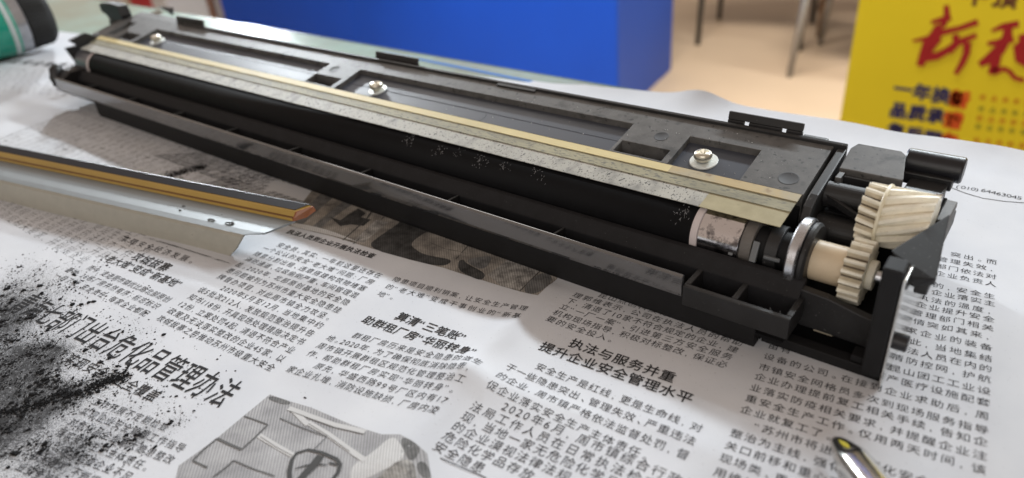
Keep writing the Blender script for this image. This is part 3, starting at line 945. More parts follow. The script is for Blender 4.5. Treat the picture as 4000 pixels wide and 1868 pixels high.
for a in ([(930, 445), (1080, 500), (1300, 580), (1560, 640)], [(1085, 550), (1250, 655), (1430, 785)], [(680, 660), (820, 750), (950, 820)]):
    bm = BM(); rib4(a, 0.02, 0.024)
    finish('printed_photo', bm, mat('print_thin_ink', (0.25, 0.25, 0.25), 0.8), news)

# the other photograph, half hidden by the printer part
patch('printed_photo', [(1120, 880), (1250, 700), (2230, 985), (2176, 1090), (2101, 1155), (1980, 1125), (1850, 1085), (1729, 1046), (1600, 1015), (1430, 965), (1300, 925)], g5, 0.008)
patch('printed_photo', [(1430, 968), (1480, 925), (1565, 870), (1600, 820), (1850, 880), (1800, 965), (1690, 905), (1650, 912), (1610, 960), (1640, 990), (1700, 1005), (1775, 1017), (1729, 1046), (1600, 1015)], g2, 0.014)
patch('printed_photo', [(1668, 908), (1700, 912), (1830, 960), (1800, 1000), (1775, 1015), (1700, 1005), (1645, 985), (1605, 965), (1615, 940)], g5, 0.018)
patch('printed_photo', [(1790, 1020), (1812, 1015), (1820, 1030), (1900, 1070), (1885, 1095), (1860, 1092), (1790, 1060)], g2, 0.018)
patch('printed_photo', [(1830, 1012), (1905, 1000), (1925, 1010), (1890, 1060), (1825, 1030)], g4, 0.016)
patch('printed_photo', [(2030, 1140), (2110, 1060), (2170, 1085), (2101, 1155)], g4, 0.016)
patch_('printed_photo', [(1290, 850), (1330, 862), (1400, 815), (1430, 835), (1410, 850), (1450, 860), (1420, 884), (1370, 878), (1330, 885)], g2, 0.016)
patch('printed_photo', [(1150, 870), (1290, 900), (1440, 965), (1380, 940), (1200, 900), (1130, 885)], g3, 0.018)
patch_('printed_photo', [(1250, 760), (1300, 775), (1180, 880), (1150, 868)], g4, 0.012)
patch_('printed_photo', [(1340, 790), (1375, 800), (1240, 900), (1212, 893)], g4, 0.012)
patch_('printed_photo', [(1470, 860), (1520, 870), (1420, 950), (1385, 940)], g6, 0.012)
patch_('printed_photo', [(1905, 1075), (1990, 1010), (2110, 1055), (2030, 1135), (1960, 1120)], g6, 0.012)
bm = BM()
ribbon(bm, [(1470, 800), (1430, 860), (1340, 940)], 0.06, 0.02); ribbon(bm, [(1180, 800), (1120, 880)], 0.04, 0.02); ribbon(bm, [(1500, 850), (1380, 955)], 0.05, 0.02)
ribbon(bm, [(2030, 1140), (2110, 1060)], 0.03, 0.022); ribbon(bm, [(1680, 950), (1740, 975), (1800, 985)], 0.02, 0.024); ribbon(bm, [(1780, 1015), (1830, 960)], 0.03, 0.024)
finish('printed_photo', bm, mat('print_dark_ink', (0.045, 0.045, 0.045), 0.8), news)

# ================================================================== TONER
tv, tf = [], []


def clump(x, y, r, hgt=0.5):
    z = hs(x, y)
    n = random.choice((5, 6, 7)); a0 = random.random() * 6.28; el = random.uniform(0.6, 1.3)
    base = len(tv)
    for k in range(n):
        a = a0 + 2 * math.pi * k / n; rr = r * random.uniform(0.6, 1.25)
        tv.append((x + rr * math.cos(a) * el, y + rr * math.sin(a), z + 0.004))
    for k in range(n):
        a = a0 + 2 * math.pi * k / n; rr = r * random.uniform(0.35, 0.75)
        tv.append((x + rr * math.cos(a) * el, y + rr * math.sin(a), z + r * hgt * random.uniform(0.7, 1.2)))
    for k in range(n):
        tf.append((base + k, base + (k + 1) % n, base + n + (k + 1) % n, base + n + k))
    tf.append(tuple(base + n + k for k in range(n)))


placed = 0; tries = 0
cu = at(150, 1500)
while placed < 12500 and tries < 400000:
    tries += 1
    x = random.uniform(-13, 6) + cu.x; y = random.uniform(-9, 9) + cu.y
    d = density(x, y)
    cl = noise.noise(Vector((x * 1.3, y * 1.3, 0))) + 0.6 * noise.noise(Vector((x * 4, y * 4, 3)))
    d = d * max(0.0, 0.45 + 1.1 * cl)
    if random.random() < d * 0.55:
        r = 0.012 + 0.030 * random.random() ** 3
        if random.random() < 0.05 * min(1, d): r = random.uniform(0.05, 0.11)
        clump(x, y, r); placed += 1
# big flakes scattered further out
for (x, y, r) in ((292, 1075, .07), (235, 1168, .09), (367, 1180, .10), (270, 1125, .05), (310, 1147, .04), (480, 1296, .07), (470, 1262, .03), (220, 985, .06), (1190, 1555, .04), (140, 1100, .06), (60, 1060, .05), (150, 1095, .05),
                  (250, 1195, .05), (70, 1045, .07), (570, 1222, .06), (485, 1195, .04), (90, 995, .05), (345, 1145, .04), (20, 1130, .09), (10, 1155, .08), (690, 1548, .06), (756, 1605, .05), (665, 1655, .09), (672, 1645, .07), (828, 1578, .04), (540, 1700, .12), (520, 1715, .1),
                  (600, 1745, .09), (410, 1740, .10), (390, 1575, .07), (285, 1480, .08), (320, 1485, .06), (118, 736, .035), (105, 732, .05), (97, 752, .035), (117, 765, .03), (118, 787, .04), (162, 753, .03)):
    if y < 800: continue
    p = ats(x, y)
    for q in range(4):
        clump(p.x + random.gauss(0, r * 0.45), p.y + random.gauss(0, r * 0.3), r * random.uniform(0.5, 0.8))
# fluffy streak
st = [(-80, 1660), (0, 1615), (120, 1590), (220, 1550), (330, 1535), (400, 1500), (460, 1480), (490, 1465)]
for k in range(len(st) - 1):
    for q in range(130):
        t = random.random()
        p = ats(st[k][0] + (st[k + 1][0] - st[k][0]) * t + random.gauss(0, 14), st[k][1] + (st[k + 1][1] - st[k][1]) * t + random.gauss(0, 7 + 9 * abs(noise.noise(Vector(((k + t) * 2.5, 4, 0))))) + 10 * noise.noise(Vector((k + t, 0, 7))))
        clump(p.x, p.y, random.uniform(0.012, 0.045), 1.1)
for q in range(120):
    t = random.random(); p = ats(490 + 25 * t + random.gauss(0, 3), 1455 - 55 * t + random.gauss(0, 3)); clump(p.x, p.y, random.uniform(0.012, 0.03))
for q in range(420):      # smudge beside the base, left of the blade
    t = random.random(); p = ats(650 + 150 * t + random.gauss(0, 7), 690 - 40 * t + random.gauss(0, 4 + 5 * (1 - t))); clump(p.x, p.y, random.uniform(0.03, 0.07), 0.25)
me = bpy.data.meshes.new('toner_powder'); me.from_pydata([(a * S, b * S, c * S) for a, b, c in tv], [], tf); me.materials.append(toner)
o = bpy.data.objects.new('toner_powder', me); COL.objects.link(o)
o['kind'] = 'stuff'; o['label'] = 'spilled black toner powder and flakes on the newspaper at lower left'; o['category'] = 'toner'

# ================================================================== DEVELOPER UNIT
unit = empty('developer_unit', (-27, 20, 0.0), 'long black printer developing unit with roller, white gears and two screws, lying on newspaper', 'printer part')
TS = 0.1926


def pz(v, off=0.0):
    return 3.45 + off + TS * (v - 21.5)


# --- top plate as height cells
UR = -5.86
cells = []   # (u0,u1,v0,v1,off)
cells.append((-48.3, -31.0, 21.42, 23.27, -0.26))
cells.append((-30.9, -28.95, 21.48, 22.24, -0.9))
cells.append((-28.62, -13.02, 21.42, 23.27, -0.26))
cells.append((-12.88, -10.9, 21.48, 22.16, -0.9))
cells.append((-10.64, -7.97, 21.42, 23.2, -0.26))
cells.append((-50.6, -48.75, 21.6, 22.35, -0.8))
cells.append((-52.3, -51.3, 21.8, 23.5, -0.5))
us = sorted(set([-53.6, UR] + [c[0] for c in cells] + [c[1] for c in cells] + [-44, -40, -36, -24, -20, -16]))
vs_ = sorted(set([21.385, 24.2] + [c[2] for c in cells] + [c[3] for c in cells]))


def off_at(u, v):
    for c in cells:
        if c[0] < u < c[1] and c[2] < v < c[3]: return c[4]
    return 0.0


bm = BM(); vc = {}


def gv(u, v, off):
    k = (round(u, 3), round(v, 3), round(off, 3))
    if k not in vc: vc[k] = bm.verts.new((u, v, pz(v, off)))
    return vc[k]


floors = []
for i in range(len(us) - 1):
    for j in range(len(vs_) - 1):
        o_ = off_at((us[i] + us[i + 1]) / 2, (vs_[j] + vs_[j + 1]) / 2)
        if o_ == -0.26: floors.append((us[i], us[i + 1], vs_[j], vs_[j + 1]))
        bm.faces.new((gv(us[i], vs_[j], o_), gv(us[i + 1], vs_[j], o_), gv(us[i + 1], vs_[j + 1], o_), gv(us[i], vs_[j + 1], o_)))
        if i < len(us) - 2:
            p_ = off_at((us[i + 1] + us[i + 2]) / 2, (vs_[j] + vs_[j + 1]) / 2)
            if p_ != o_: bm.faces.new((gv(us[i + 1], vs_[j], o_), gv(us[i + 1], vs_[j + 1], o_), gv(us[i + 1], vs_[j + 1], p_), gv(us[i + 1], vs_[j], p_)))
        if j < len(vs_) - 2:
            p_ = off_at((us[i] + us[i + 1]) / 2, (vs_[j + 1] + vs_[j + 2]) / 2)
            if p_ != o_: bm.faces.new((gv(us[i], vs_[j + 1], o_), gv(us[i + 1], vs_[j + 1], o_), gv(us[i + 1], vs_[j + 1], p_), gv(us[i], vs_[j + 1], p_)))
for i in range(len(us) - 1):      # skirts
    for v in (21.385, 24.2):
        bm.faces.new((gv(us[i], v, 0), gv(us[i + 1], v, 0), gv(us[i + 1], v, -1.0), gv(us[i], v, -1.0)))
for j in range(len(vs_) - 1):
    for u in (us[0], us[-1]):
        bm.faces.new((gv(u, vs_[j], 0), gv(u, vs_[j + 1], 0), gv(u, vs_[j + 1], -1.0), gv(u, vs_[j], -1.0)))
# undo the doubled small skirts by welding, then round the rims
bmesh.ops.remove_doubles(bm, verts=bm.verts, dist=1e-4)
plate = finish('top_cover', bm, housing, unit, bevel=0.035, flat_angle=50)
for (a, b_, c, d) in ((-48.3, -31.0, 21.42, 23.27), (-28.62, -13.02, 21.42, 23.27), (-10.64, -7.97, 21.42, 23.2)):
    bm = BM()
    q = [(a + .02, c + .02), (b_ - .02, c + .02), (b_ - .02, d - .02), (a + .02, d - .02)]
    lo = [bm.verts.new((u, v, pz(v, -0.27))) for u, v in q]; hi = [bm.verts.new((u, v, pz(v, -0.235))) for u, v in q]
    bm.faces.new(hi); bm.faces.new(lo[::-1])
    for k in range(4): bm.faces.new((lo[k], lo[(k + 1) % 4], hi[(k + 1) % 4], hi[k]))
    finish('recess_plate', bm, recess, unit)
# faint moulded ridge along the long recess
bm = BM()
prism(bm, [(22.45, pz(22.45, -0.236)), (22.48, pz(22.48, -0.222)), (22.52, pz(22.52, -0.236))], -48.2, -31.1)
finish('moulded_ridge', bm, recess, unit)
bm = BM()
prism(bm, [(22.35, pz(22.35, -0.236)), (22.38, pz(22.38, -0.222)), (22.42, pz(22.42, -0.236))], -28.6, -13.05)
finish('moulded_ridge', bm, recess, unit)
for (a, b_) in ((-30.9, -28.95), (-12.88, -10.9)):
    bm = BM(); box(bm, a + .05, b_ - .05, 21.5, 22.14, 2.55, 2.62); finish('hole_floor', bm, hole, unit)
# ejector marks and embossed recycling marks
for (u, v, r) in ((-6.57, 22.03, 0.34), (-11.62, 22.85, 0.28), (-30.2, 22.9, 0.3)):
    bm = BM(); L = []
    for rr, oo in ((r, 0.004), (r * 0.93, 0.012), (r * 0.85, 0.002)):
        L.append([bm.verts.new((u + rr * math.cos(k * math.pi / 12), v + rr * math.sin(k * math.pi / 12), pz(v + rr * math.sin(k * math.pi / 12), oo))) for k in range(24)])
    for A, B in zip(L, L[1:]):
        for k in range(24): bm.faces.new((A[k], A[(k + 1) % 24], B[(k + 1) % 24], B[k]))
    bm.faces.new(L[-1])
    finish('moulding_mark', bm, mat('worn_black_plastic', (0.033, 0.033, 0.036), 0.6, var=0.4, vscale=5), unit, smooth=True)

# --- housing below the cover
bm = BM()
prism(bm, [(21.32, 3.0), (21.2, 1.6), (20.9, 0.15), (24.1, 0.15), (24.18, 3.0)], -52.6, -5.9)
finish('housing', bm, blackm, unit, bevel=0.05)
bm = BM()
prism(bm, [(18.0, 0.02), (18.0, 0.9), (21.0, 0.9), (21.0, 0.02)], -47.6, -5.6)
finish('tray_floor', bm, blackm, unit)
# left part of the cover reaching further back, with its upstand
bm = BM()
prism(bm, [(24.22, pz(24.22, -0.03)), (24.22, 2.6), (25.0, 2.6), (25.0, pz(25.0, -0.05))], -53.2, -47.2)
finish('rear_shelf', bm, housing, unit, bevel=0.06)

# --- rear rail with a thicker stretch, and three clips
bm = BM()
prism(bm, [(24.18, pz(24.2, -0.4)), (24.18, pz(24.2, 0.10)), (24.30, pz(24.3, 0.12)), (24.36, pz(24.3, 0.05)), (24.36, 0.3), (24.18, 0.3)], -46.6, -5.45)
finish('rear_rail', bm, black, unit, bevel=0.02)
bm = BM(); prism(bm, [(24.02, pz(24.02, -0.02)), (24.02, pz(24.02, 0.07)), (24.179, pz(24.18, 0.09)), (24.179, pz(24.18, -0.02))], -20.4, -18.3)
finish('rail_pad', bm, black, unit, bevel=0.02)


def clip(u0, u1, foot=True, gaps=((0.62, 0.18), (2.0, 0.16)), h=0.44):
    bm = BM()
    L_ = u1 - u0
    pts = [(24.50, 3.93), (24.66, 3.95), (24.58, 4.03 + h), (24.46, 4.02 + h)]
    z0 = 4.16
    vzs = lambda z: [(24.44, z), (24.58, z)]
    prism(bm, [(24.44, z0), (24.58, z0 + .02), (24.64, 3.98 + h), (24.52, 4.0 + h)], u0, u1)
    # feet between the gaps
    cuts = [u0]
    for g, w_ in gaps: cuts += [u0 + g, u0 + g + w_]
    cuts.append(u1)
    for k in range(0, len(cuts), 2):
        prism(bm, [(24.38, 3.8), (24.56, 3.8), (24.579, z0 - 0.001), (24.44, z0 - 0.001)], cuts[k], cuts[k + 1])
    bmesh.ops.remove_doubles(bm, verts=bm.verts, dist=0.0005)
    return finish('clip', bm, black, unit, bevel=0.03)


clip(-9.75, -7.02)
bm = BM(); prism(bm, [(24.36, 3.85), (24.62, 3.88), (24.62, 4.05), (24.38, 4.06)], -7.0, -6.15); finish('clip_tail', bm, black, unit, bevel=0.05)
clip(-28.7, -25.7, gaps=(), h=0.36)
clip(-47.7, -44.6, gaps=(), h=0.42)

# --- film on the roller: cream strip, dusty band, speckled film
def filmstrip(name, va, za, vb, zb, u0, u1, m, th=0.02, n=60):
    bm = BM(); A, B, C, D = [], [], [], []
    for k in range(n + 1):
        u = u0 + (u1 - u0) * k / n
        w1 = 0.014 * noise.noise(Vector((u * 0.9, va, 0))); w2 = 0.018 * noise.noise(Vector((u * 0.6, vb, 4)))
        A.append(bm.verts.new((u, va + w1, za))); B.append(bm.verts.new((u, vb + w2, zb)))
        C.append(bm.verts.new((u, va + w1, za - th))); D.append(bm.verts.new((u, vb + w2, zb - th)))
    for k in range(n):
        bm.faces.new((A[k], A[k + 1], B[k + 1], B[k])); bm.faces.new((C[k], D[k], D[k + 1], C[k + 1]))
        bm.faces.new((A[k], C[k], C[k + 1], A[k + 1])); bm.faces.new((B[k], B[k + 1], D[k + 1], D[k]))
    bm.faces.new((A[0], B[0], D[0], C[0])); bm.faces.new((A[-1], C[-1], D[-1], B[-1]))
    return finish(name, bm, m, unit)


filmstrip('speckled_film', 19.68, 3.10, 20.60, 3.235, -52.0, -8.6, filmm)
filmstrip('speckled_film', 19.68, 3.10, 20.60, 3.235, -8.6, -5.93, filmend)
filmstrip('film_band', 20.48, 3.245, 21.06, 3.345, -52.2, -5.92, greyband)
filmstrip('cream_strip', 20.99, 3.362, 21.375, 3.43, -52.4, -10.4, cream)
filmstrip('cream_strip', 20.99, 3.362, 21.375, 3.43, -10.4, -5.90, mat('browned_strip', (0.44, 0.34, 0.17), 0.55, col2=(0.34, 0.32, 0.24), thr=(0.4, 0.6), vscale=0.5, specks=[(2.0, 0.6, (0.24, 0.15, 0.07), 0.15)]))

# --- roller and everything on its axis
AV, AZ = 19.95, 2.12
rl = BM(); cyl(rl, -50.2, -8.62, AV, AZ, 0.90, n=64)
roller = finish('roller', rl, rollerm, unit, smooth=False)
for p in roller.data.polygons: p.use_smooth = len(p.vertices) == 4
bm = BM()
# worn whitish scuffs with their own relief on the roller
for (px_, py_, n_) in ((1597, 545, 26), (1710, 585, 18), (1785, 590, 10), (1880, 625, 34), (1965, 645, 20), (2095, 670, 12), (2670, 830, 40), (2120, 690, 6)):
    d = ray(px_, py_)
    # hit the cylinder
    a = d.y ** 2 + d.z ** 2; b2 = 2 * (d.y * (0 - AV) + d.z * (CAMH - AZ)); c2 = AV ** 2 + (CAMH - AZ) ** 2 - 0.902 ** 2
    disc = b2 * b2 - 4 * a * c2
    if disc < 0: continue
    t = (-b2 - math.sqrt(disc)) / (2 * a); P_ = O3 + d * t
    ang = math.atan2(P_.z - AZ, P_.y - AV)
    for k in range(n_):
        u = P_.x + random.gauss(0, 0.16); a_ = ang + random.gauss(0, 0.16)
        ln = random.uniform(0.02, 0.07); wd = random.uniform(0.006, 0.012)
        a1 = a_ + ln / 0.9
        du_ = random.uniform(-0.03, 0.03)
        vs4 = []
        for (uu, aa, rr) in ((u, a_, .9), (u + wd, a_, .9), (u + wd + du_, a1, .9), (u + du_, a1, .9)):
            vs4.append((uu, AV + rr * math.cos(aa), AZ + rr * math.sin(aa)))
        mid = (u + wd / 2 + du_ / 2, AV + .915 * math.cos((a_ + a1) / 2), AZ + .915 * math.sin((a_ + a1) / 2))
        q = [bm.verts.new(x_) for x_ in vs4]; mm_ = bm.verts.new(mid)
        for k2 in range(4): bm.faces.new((q[k2], q[(k2 + 1) % 4], mm_))
scm = mat('pale_scuff', (0.40, 0.40, 0.42), 0.45)
sc_ = finish('toner_scuff', bm, scm, roller); sc_['kind'] = 'stuff'


def axis_part(name, u0, u1, r, m, n=48, ch=0.02, r1=None, parent=None):
    bm = BM(); cyl(bm, u0, u1, AV, AZ, r, r1, n=n, ch=ch)
    o = finish(name, bm, m, parent or unit)
    for p in o.data.polygons: p.use_smooth = len(p.vertices) == 4
    md = o.modifiers.new('split', 'EDGE_SPLIT'); md.split_angle = math.radians(35)
    return o


axis_part('felt_ring', -8.60, -8.36, 0.90, whitecloth)
axis_part('chrome_sleeve', -8.35, -6.98, 0.87, chrome)
axis_part('grey_washer', -6.97, -6.60, 0.80, greyd)
axis_part('shaft', -6.6, -5.36, 0.62, blackm)
axis_part('shaft_collar', -6.2, -5.8, 0.78, black)
axis_part('bearing_ring', -5.42, -5.10, 1.22, steel, ch=0.05)
axis_part('bearing_hub', -5.12, -4.86, 1.13, black, ch=0.08)
axis_part('gear_sleeve', -4.88, -3.9, 0.62, mat('tan_nylon', (0.66, 0.54, 0.38), 0.4, var=0.08, vscale=1.5))
axis_part('felt_ring', -50.5, -50.22, 0.90, whitecloth)
axis_part('chrome_sleeve', -52.3, -50.5, 0.84, mat('grey_sleeve', (0.22, 0.23, 0.26), 0.3, metal=0.6))
bm = BM(); gear(bm, -3.9, -3.3, AV, AZ, 0.99, 18, 0.19, twist=0.0, segs=1, phase=0.1, top=0.20)
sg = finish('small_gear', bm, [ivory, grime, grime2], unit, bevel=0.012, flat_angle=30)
axis_part('gear_boss', -3.3, -3.1, 0.45, ivory)
axis_part('gear_pin', -3.1, -2.15, 0.2, steel)
BVc, BZc = 21.42, 3.32
bm = BM(); gear(bm, -4.05, -3.52, BVc, BZc, 0.92, 16, 0.18, twist=0.12, segs=3, phase=0.05, top=0.22)
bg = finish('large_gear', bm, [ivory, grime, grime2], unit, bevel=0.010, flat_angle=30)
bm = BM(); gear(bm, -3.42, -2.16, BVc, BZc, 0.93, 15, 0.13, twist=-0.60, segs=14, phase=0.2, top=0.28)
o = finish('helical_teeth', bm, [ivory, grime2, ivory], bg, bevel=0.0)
for p in o.data.polygons: p.use_smooth = False
bm = BM(); cyl(bm, -3.52, -3.42, BVc, BZc, 0.975, n=64, ch=0.02); finish('gear_flange', bm, ivory2, bg)
# dark shaft stubs behind the gears
bm = BM(); cyl(bm, -5.4, -4.0, 22.35, 3.15, 0.42, n=32); finish('idler_shaft', bm, black, unit)
bm = BM(); cyl(bm, -5.4, -4.0, 21.75, 2.2, 0.52, n=32); finish('idler_shaft', bm, black, unit)
bm = BM()
hull(bm, [(-5.45, 22.0, 3.35), (-5.45, 22.15, 3.38), (-4.1, 21.55, 3.0), (-4.1, 21.7, 3.0), (-5.45, 22.0, 3.1), (-4.1, 21.55, 2.8)])
finish('gusset', bm, black, unit, bevel=0.02)
# small white gear glimpsed under the arm
bm = BM(); gear(bm, -4.3, -3.75, 19.15, 0.62, 0.42, 12, 0.08, segs=1); finish('lower_gear', bm, mat('grimy_nylon', (0.32, 0.28, 0.21), 0.5, var=0.3, vscale=3), unit, bevel=0.01, flat_angle=30)

# --- end wall between film and bearing
bm = BM()
prism(bm, [(20.9, 0.5), (20.75, 2.9), (21.0, 3.25), (21.5, pz(21.5, 0.02)), (24.18, pz(24.18, 0.0)), (24.18, 0.5)], -5.72, -5.42)
finish('end_wall', bm, black, unit, bevel=0.05)
bm = BM()
prism(bm, [(22.2, 0.3), (22.2, 2.6), (24.3, 2.9), (24.3, 0.3)], -5.4, -2.2)
finish('gearbox', bm, blackm, unit, bevel=0.05)
# flat pad at the rear right with chamfered corner and slot
bm = BM()
a = [(-5.32, 23.1), (-5.34, 24.3), (-5.2, 24.62), (-3.86, 24.62), (-3.68, 24.45), (-3.42, 23.2), (-3.44, 23.1)]
lo = [bm.verts.new((u, v, 2.95)) for u, v in a]; hi = [bm.verts.new((u, v, pz(v, 0.0))) for u, v in a]
bm.faces.new(hi); bm.faces.new(lo[::-1])
for k in range(len(a)): bm.faces.new((lo[k], lo[(k + 1) % len(a)], hi[(k + 1) % len(a)], hi[k]))
finish('rear_pad', bm, housing, unit, bevel=0.03)
bm = BM(); box(bm, -5.28, -5.1, 22.55, 23.1, 3.0, 3.68); finish('pad_bridge', bm, housing, unit, bevel=0.02)
bm = BM(); box(bm, -5.1, -2.3, 22.86, 22.94, 2.7, 3.62); finish('slot_rib', bm, black, unit, bevel=0.02)
bm = BM(); box(bm, -4.0, -2.3, 22.45, 22.72, 2.7, 3.66); finish('slot_rib', bm, housing, unit, bevel=0.02)
bm = BM(); box(bm, -3.4, -2.3, 23.15, 24.3, 2.6, 3.35); finish('pin_mount', bm, black, unit, bevel=0.05)
bm = BM(); cyl(bm, -3.72, -2.02, 24.92, 3.62, 0.43, n=40, ch=0.05)
o = finish('rear_pin', bm, mat('satin_black', (0.010, 0.010, 0.013), 0.35, spec=0.5, var=0.3, vscale=2), unit)
md = o.modifiers.new('split', 'EDGE_SPLIT'); md.split_angle = math.radians(35)
for p in o.data.polygons: p.use_smooth = True
bm = BM(); box(bm, -3.8, -2.2, 24.3, 24.75, 3.1, 3.5); finish('pin_bracket', bm, black, unit, bevel=0.04)
bm = BM()
hull(bm, [(-2.45, 22.35, 3.35), (-2.3, 22.35, 3.35), (-2.42, 22.75, 3.75), (-2.2, 22.75, 3.78), (-2.2, 22.35, 3.2), (-2.42, 22.7, 3.2), (-2.2, 22.8, 3.2)])
finish('spring_seat', bm, steel, unit, bevel=0.03)

# --- right end plate, post, arm and guard
bm = BM()
prism(bm, [(17.68, 0.0), (17.64, 3.7), (18.3, 3.75), (19.4, 3.3), (24.6, 2.5), (24.6, 0.35), (24.3, 0.0)], -2.10, -2.03)
finish('end_plate', bm, endmetal, unit, bevel=0.02)
bm = BM()
prism(bm, [(17.66, 0.35), (17.60, 3.93), (18.2, 3.98), (18.6, 3.4), (18.6, 0.35)], -2.62, -2.125)
finish('front_post', bm, blackm, unit, bevel=0.05)
bm = BM()
hull(bm, [(-2.66, 18.55, 3.92), (-1.92, 21.5, 3.62), (-1.84, 21.9, 3.6), (-1.5, 18.6, 3.36), (-1.98, 18.25, 3.46), (-2.5, 18.8, 3.3), (-1.9, 21.4, 3.0), (-1.84, 21.9, 3.0), (-1.5, 18.9, 3.0), (-1.97, 18.5, 3.0)])
finish('gear_guard', bm, mat('dusty_matte_black', (0.016, 0.016, 0.017), 0.7, spec=0.25, var=0.5, vscale=2, specks=[(9, 0.64, (0.06, 0.06, 0.06), 0.1)]), unit, bevel=0.08, flat_angle=20, seg=3)
bm = BM(); hull(bm, [(-2.15, 21.9, 3.3), (-1.86, 21.95, 3.3), (-2.12, 23.2, 3.42), (-1.82, 23.2, 3.40), (-1.84, 22.1, 2.4), (-2.15, 22.0, 2.4), (-1.84, 23.3, 2.5), (-2.15, 23.3, 2.5)])
finish('end_block', bm, housing, unit, bevel=0.06, flat_angle=20)
bm = BM(); box(bm, -1.96, -1.62, 18.8, 19.3, 2.65, 2.98); finish('guard_foot', bm, black, unit, bevel=0.05)
bm = BM(); cyl(bm, -2.05, -1.66, 17.9, 1.62, 0.24, n=28, ch=0.03)
o = finish('end_pin', bm, MATS['satin_black'], unit, smooth=False)
bm = BM(); box(bm, -1.99, -1.86, 21.2, 24.0, 2.2, 2.7); finish('plate_rib', bm, black, unit, bevel=0.04)
bm = BM()
for pts in ([(-4.78, 18.6, 1.86), (-4.0, 18.6, 1.80), (-3.0, 18.55, 1.60), (-2.63, 18.5, 1.58)],):
    A = [bm.verts.new(p) for p in pts]; B = [bm.verts.new((p[0], p[1], 0.56)) for p in pts]
    C = [bm.verts.new((p[0], p[1] + 0.28, p[2])) for p in pts]; D = [bm.verts.new((p[0], p[1] + 0.28, 0.56)) for p in pts]
    for k in range(3):
        bm.faces.new((A[k], A[k + 1], B[k + 1], B[k])); bm.faces.new((C[k + 1], C[k], D[k], D[k + 1]))
        bm.faces.new((A[k + 1], A[k], C[k], C[k + 1])); bm.faces.new((B[k], B[k + 1], D[k + 1], D[k]))
    bm.faces.new((A[0], B[0], D[0], C[0])); bm.faces.new((A[3], C[3], D[3], B[3]))
finish('front_arm', bm, black, unit, bevel=0.04)
bm = BM(); box(bm, -5.55, -2.13, 17.95, 18.35, 0.0, 0.36); finish('base_strip', bm, blackm, unit, bevel=0.03)
bm = BM(); box(bm, -3.0, -2.5, 18.0, 18.5, 0.37, 0.58); finish('base_foot', bm, blackm, unit, bevel=0.03)
bm = BM(); box(bm, -5.5, -2.2, 19.6, 22.1, 0.05, 1.0); finish('gear_floor', bm, blackm, unit, bevel=0.03)
bm = BM(); box(bm, -5.5, -2.2, 19.3, 19.58, 0.0, 1.05); finish('inner_wall', bm, hole, unit)
bm = BM(); box(bm, -5.5, -2.2, 18.36, 19.3, 0.0, 0.12); finish('inner_floor', bm, hole, unit)

# --- front tray: base, lip, ledge, ribs
bm = BM(); prism(bm, [(17.56, 0.0), (17.50, 0.2), (17.50, 1.12), (17.95, 1.12), (17.95, 0.0)], -47.3, -5.62)
finish('base_rail', bm, blackm, unit, bevel=0.03)
bm = BM(); prism(bm, [(17.38, 1.125), (17.34, 1.25), (17.36, 1.88), (17.46, 1.92), (17.52, 1.88), (17.52, 1.125)], -51.6, -7.98)
finish('front_lip', bm, lipm, unit, bevel=0.02)
bm = BM(); prism(bm, [(18.40, 0.905), (18.42, 1.60), (18.80, 2.0), (19.00, 2.02), (19.06, 1.9), (19.02, 0.905)], -50.9, -4.75)
finish('rear_ledge', bm, troughm, unit, bevel=0.03)
bm = BM(); box(bm, -50.9, -7.98, 17.525, 18.398, 0.95, 1.02); finish('tray_bottom', bm, hole, unit)
for u in (-48.2, -43.2, -38.2, -33.2, -28.15, -23.2, -18.15, -13.1):
    bm = BM(); prism(bm, [(17.525, 1.025), (17.525, 1.72), (18.41, 1.62), (18.398, 1.025)], u - 0.05, u + 0.05)
    finish('rib', bm, black, unit, bevel=0.015)
# frame box at the right end of the tray
bx = BM()
box(bx, -7.95, -4.62, 17.34, 17.52, 0.86, 1.60); finish('tray_box_wall', bx, black, unit, bevel=0.03)
bx = BM(); box(bx, -4.80, -4.62, 17.521, 18.62, 0.86, 1.60); finish('tray_box_wall', bx, black, unit, bevel=0.03)
bx = BM(); box(bx, -7.95, -7.76, 17.521, 18.62, 0.86, 1.60); finish('tray_box_wall', bx, black, unit, bevel=0.03)
bx = BM(); box(bx, -7.75, -4.81, 18.43, 18.64, 1.3, 1.61); finish('tray_box_wall', bx, black, unit, bevel=0.03)
bx = BM(); box(bx, -6.44, -6.26, 17.521, 18.44, 0.9, 1.60); finish('divider', bx, black, unit, bevel=0.03)
bx = BM(); box(bx, -7.75, -4.81, 17.53, 18.6, 0.5, 0.6); finish('tray_bottom', bx, hole, unit)
bm = BM()
for k in range(45):       # grey lint in the right pocket
    u = -5.1 + random.gauss(0, 0.16); v = 17.62 + abs(random.gauss(0, 0.06)); z = 1.28 + random.gauss(0, 0.05)
    tube(bm, [(u, v, z), (u + random.gauss(0, .03), v + random.gauss(0, .02), z + .05), (u + random.gauss(0, .05), v + random.gauss(0, .03), z + random.uniform(.03, .12))], 0.008, 5)
o = finish('lint', bm, mat('grey_lint', (0.35, 0.38, 0.42), 0.8), unit); o['kind'] = 'stuff'
# grey clips under the sleeve
for (u, v, z, l) in ((-7.15, 19.05, 2.02, 0.10), (-6.42, 19.02, 2.02, 0.14)):
    bm = BM(); prism(bm, [(v - 0.02, 2.03), (v + 0.28, 2.62 if l > .12 else 2.45), (v + 0.36, 2.55 if l > .12 else 2.38), (v + 0.1, 1.98)], u - l, u + l * 0.4)
    finish('spring_finger', bm, mat('grey_plastic', (0.14, 0.15, 0.16), 0.4), unit, bevel=0.015)
bm = BM(); box(bm, -6.15, -5.65, 19.1, 19.2, 2.2, 2.3); finish('spring_finger', bm, MATS['grey_plastic'], unit, bevel=0.02)

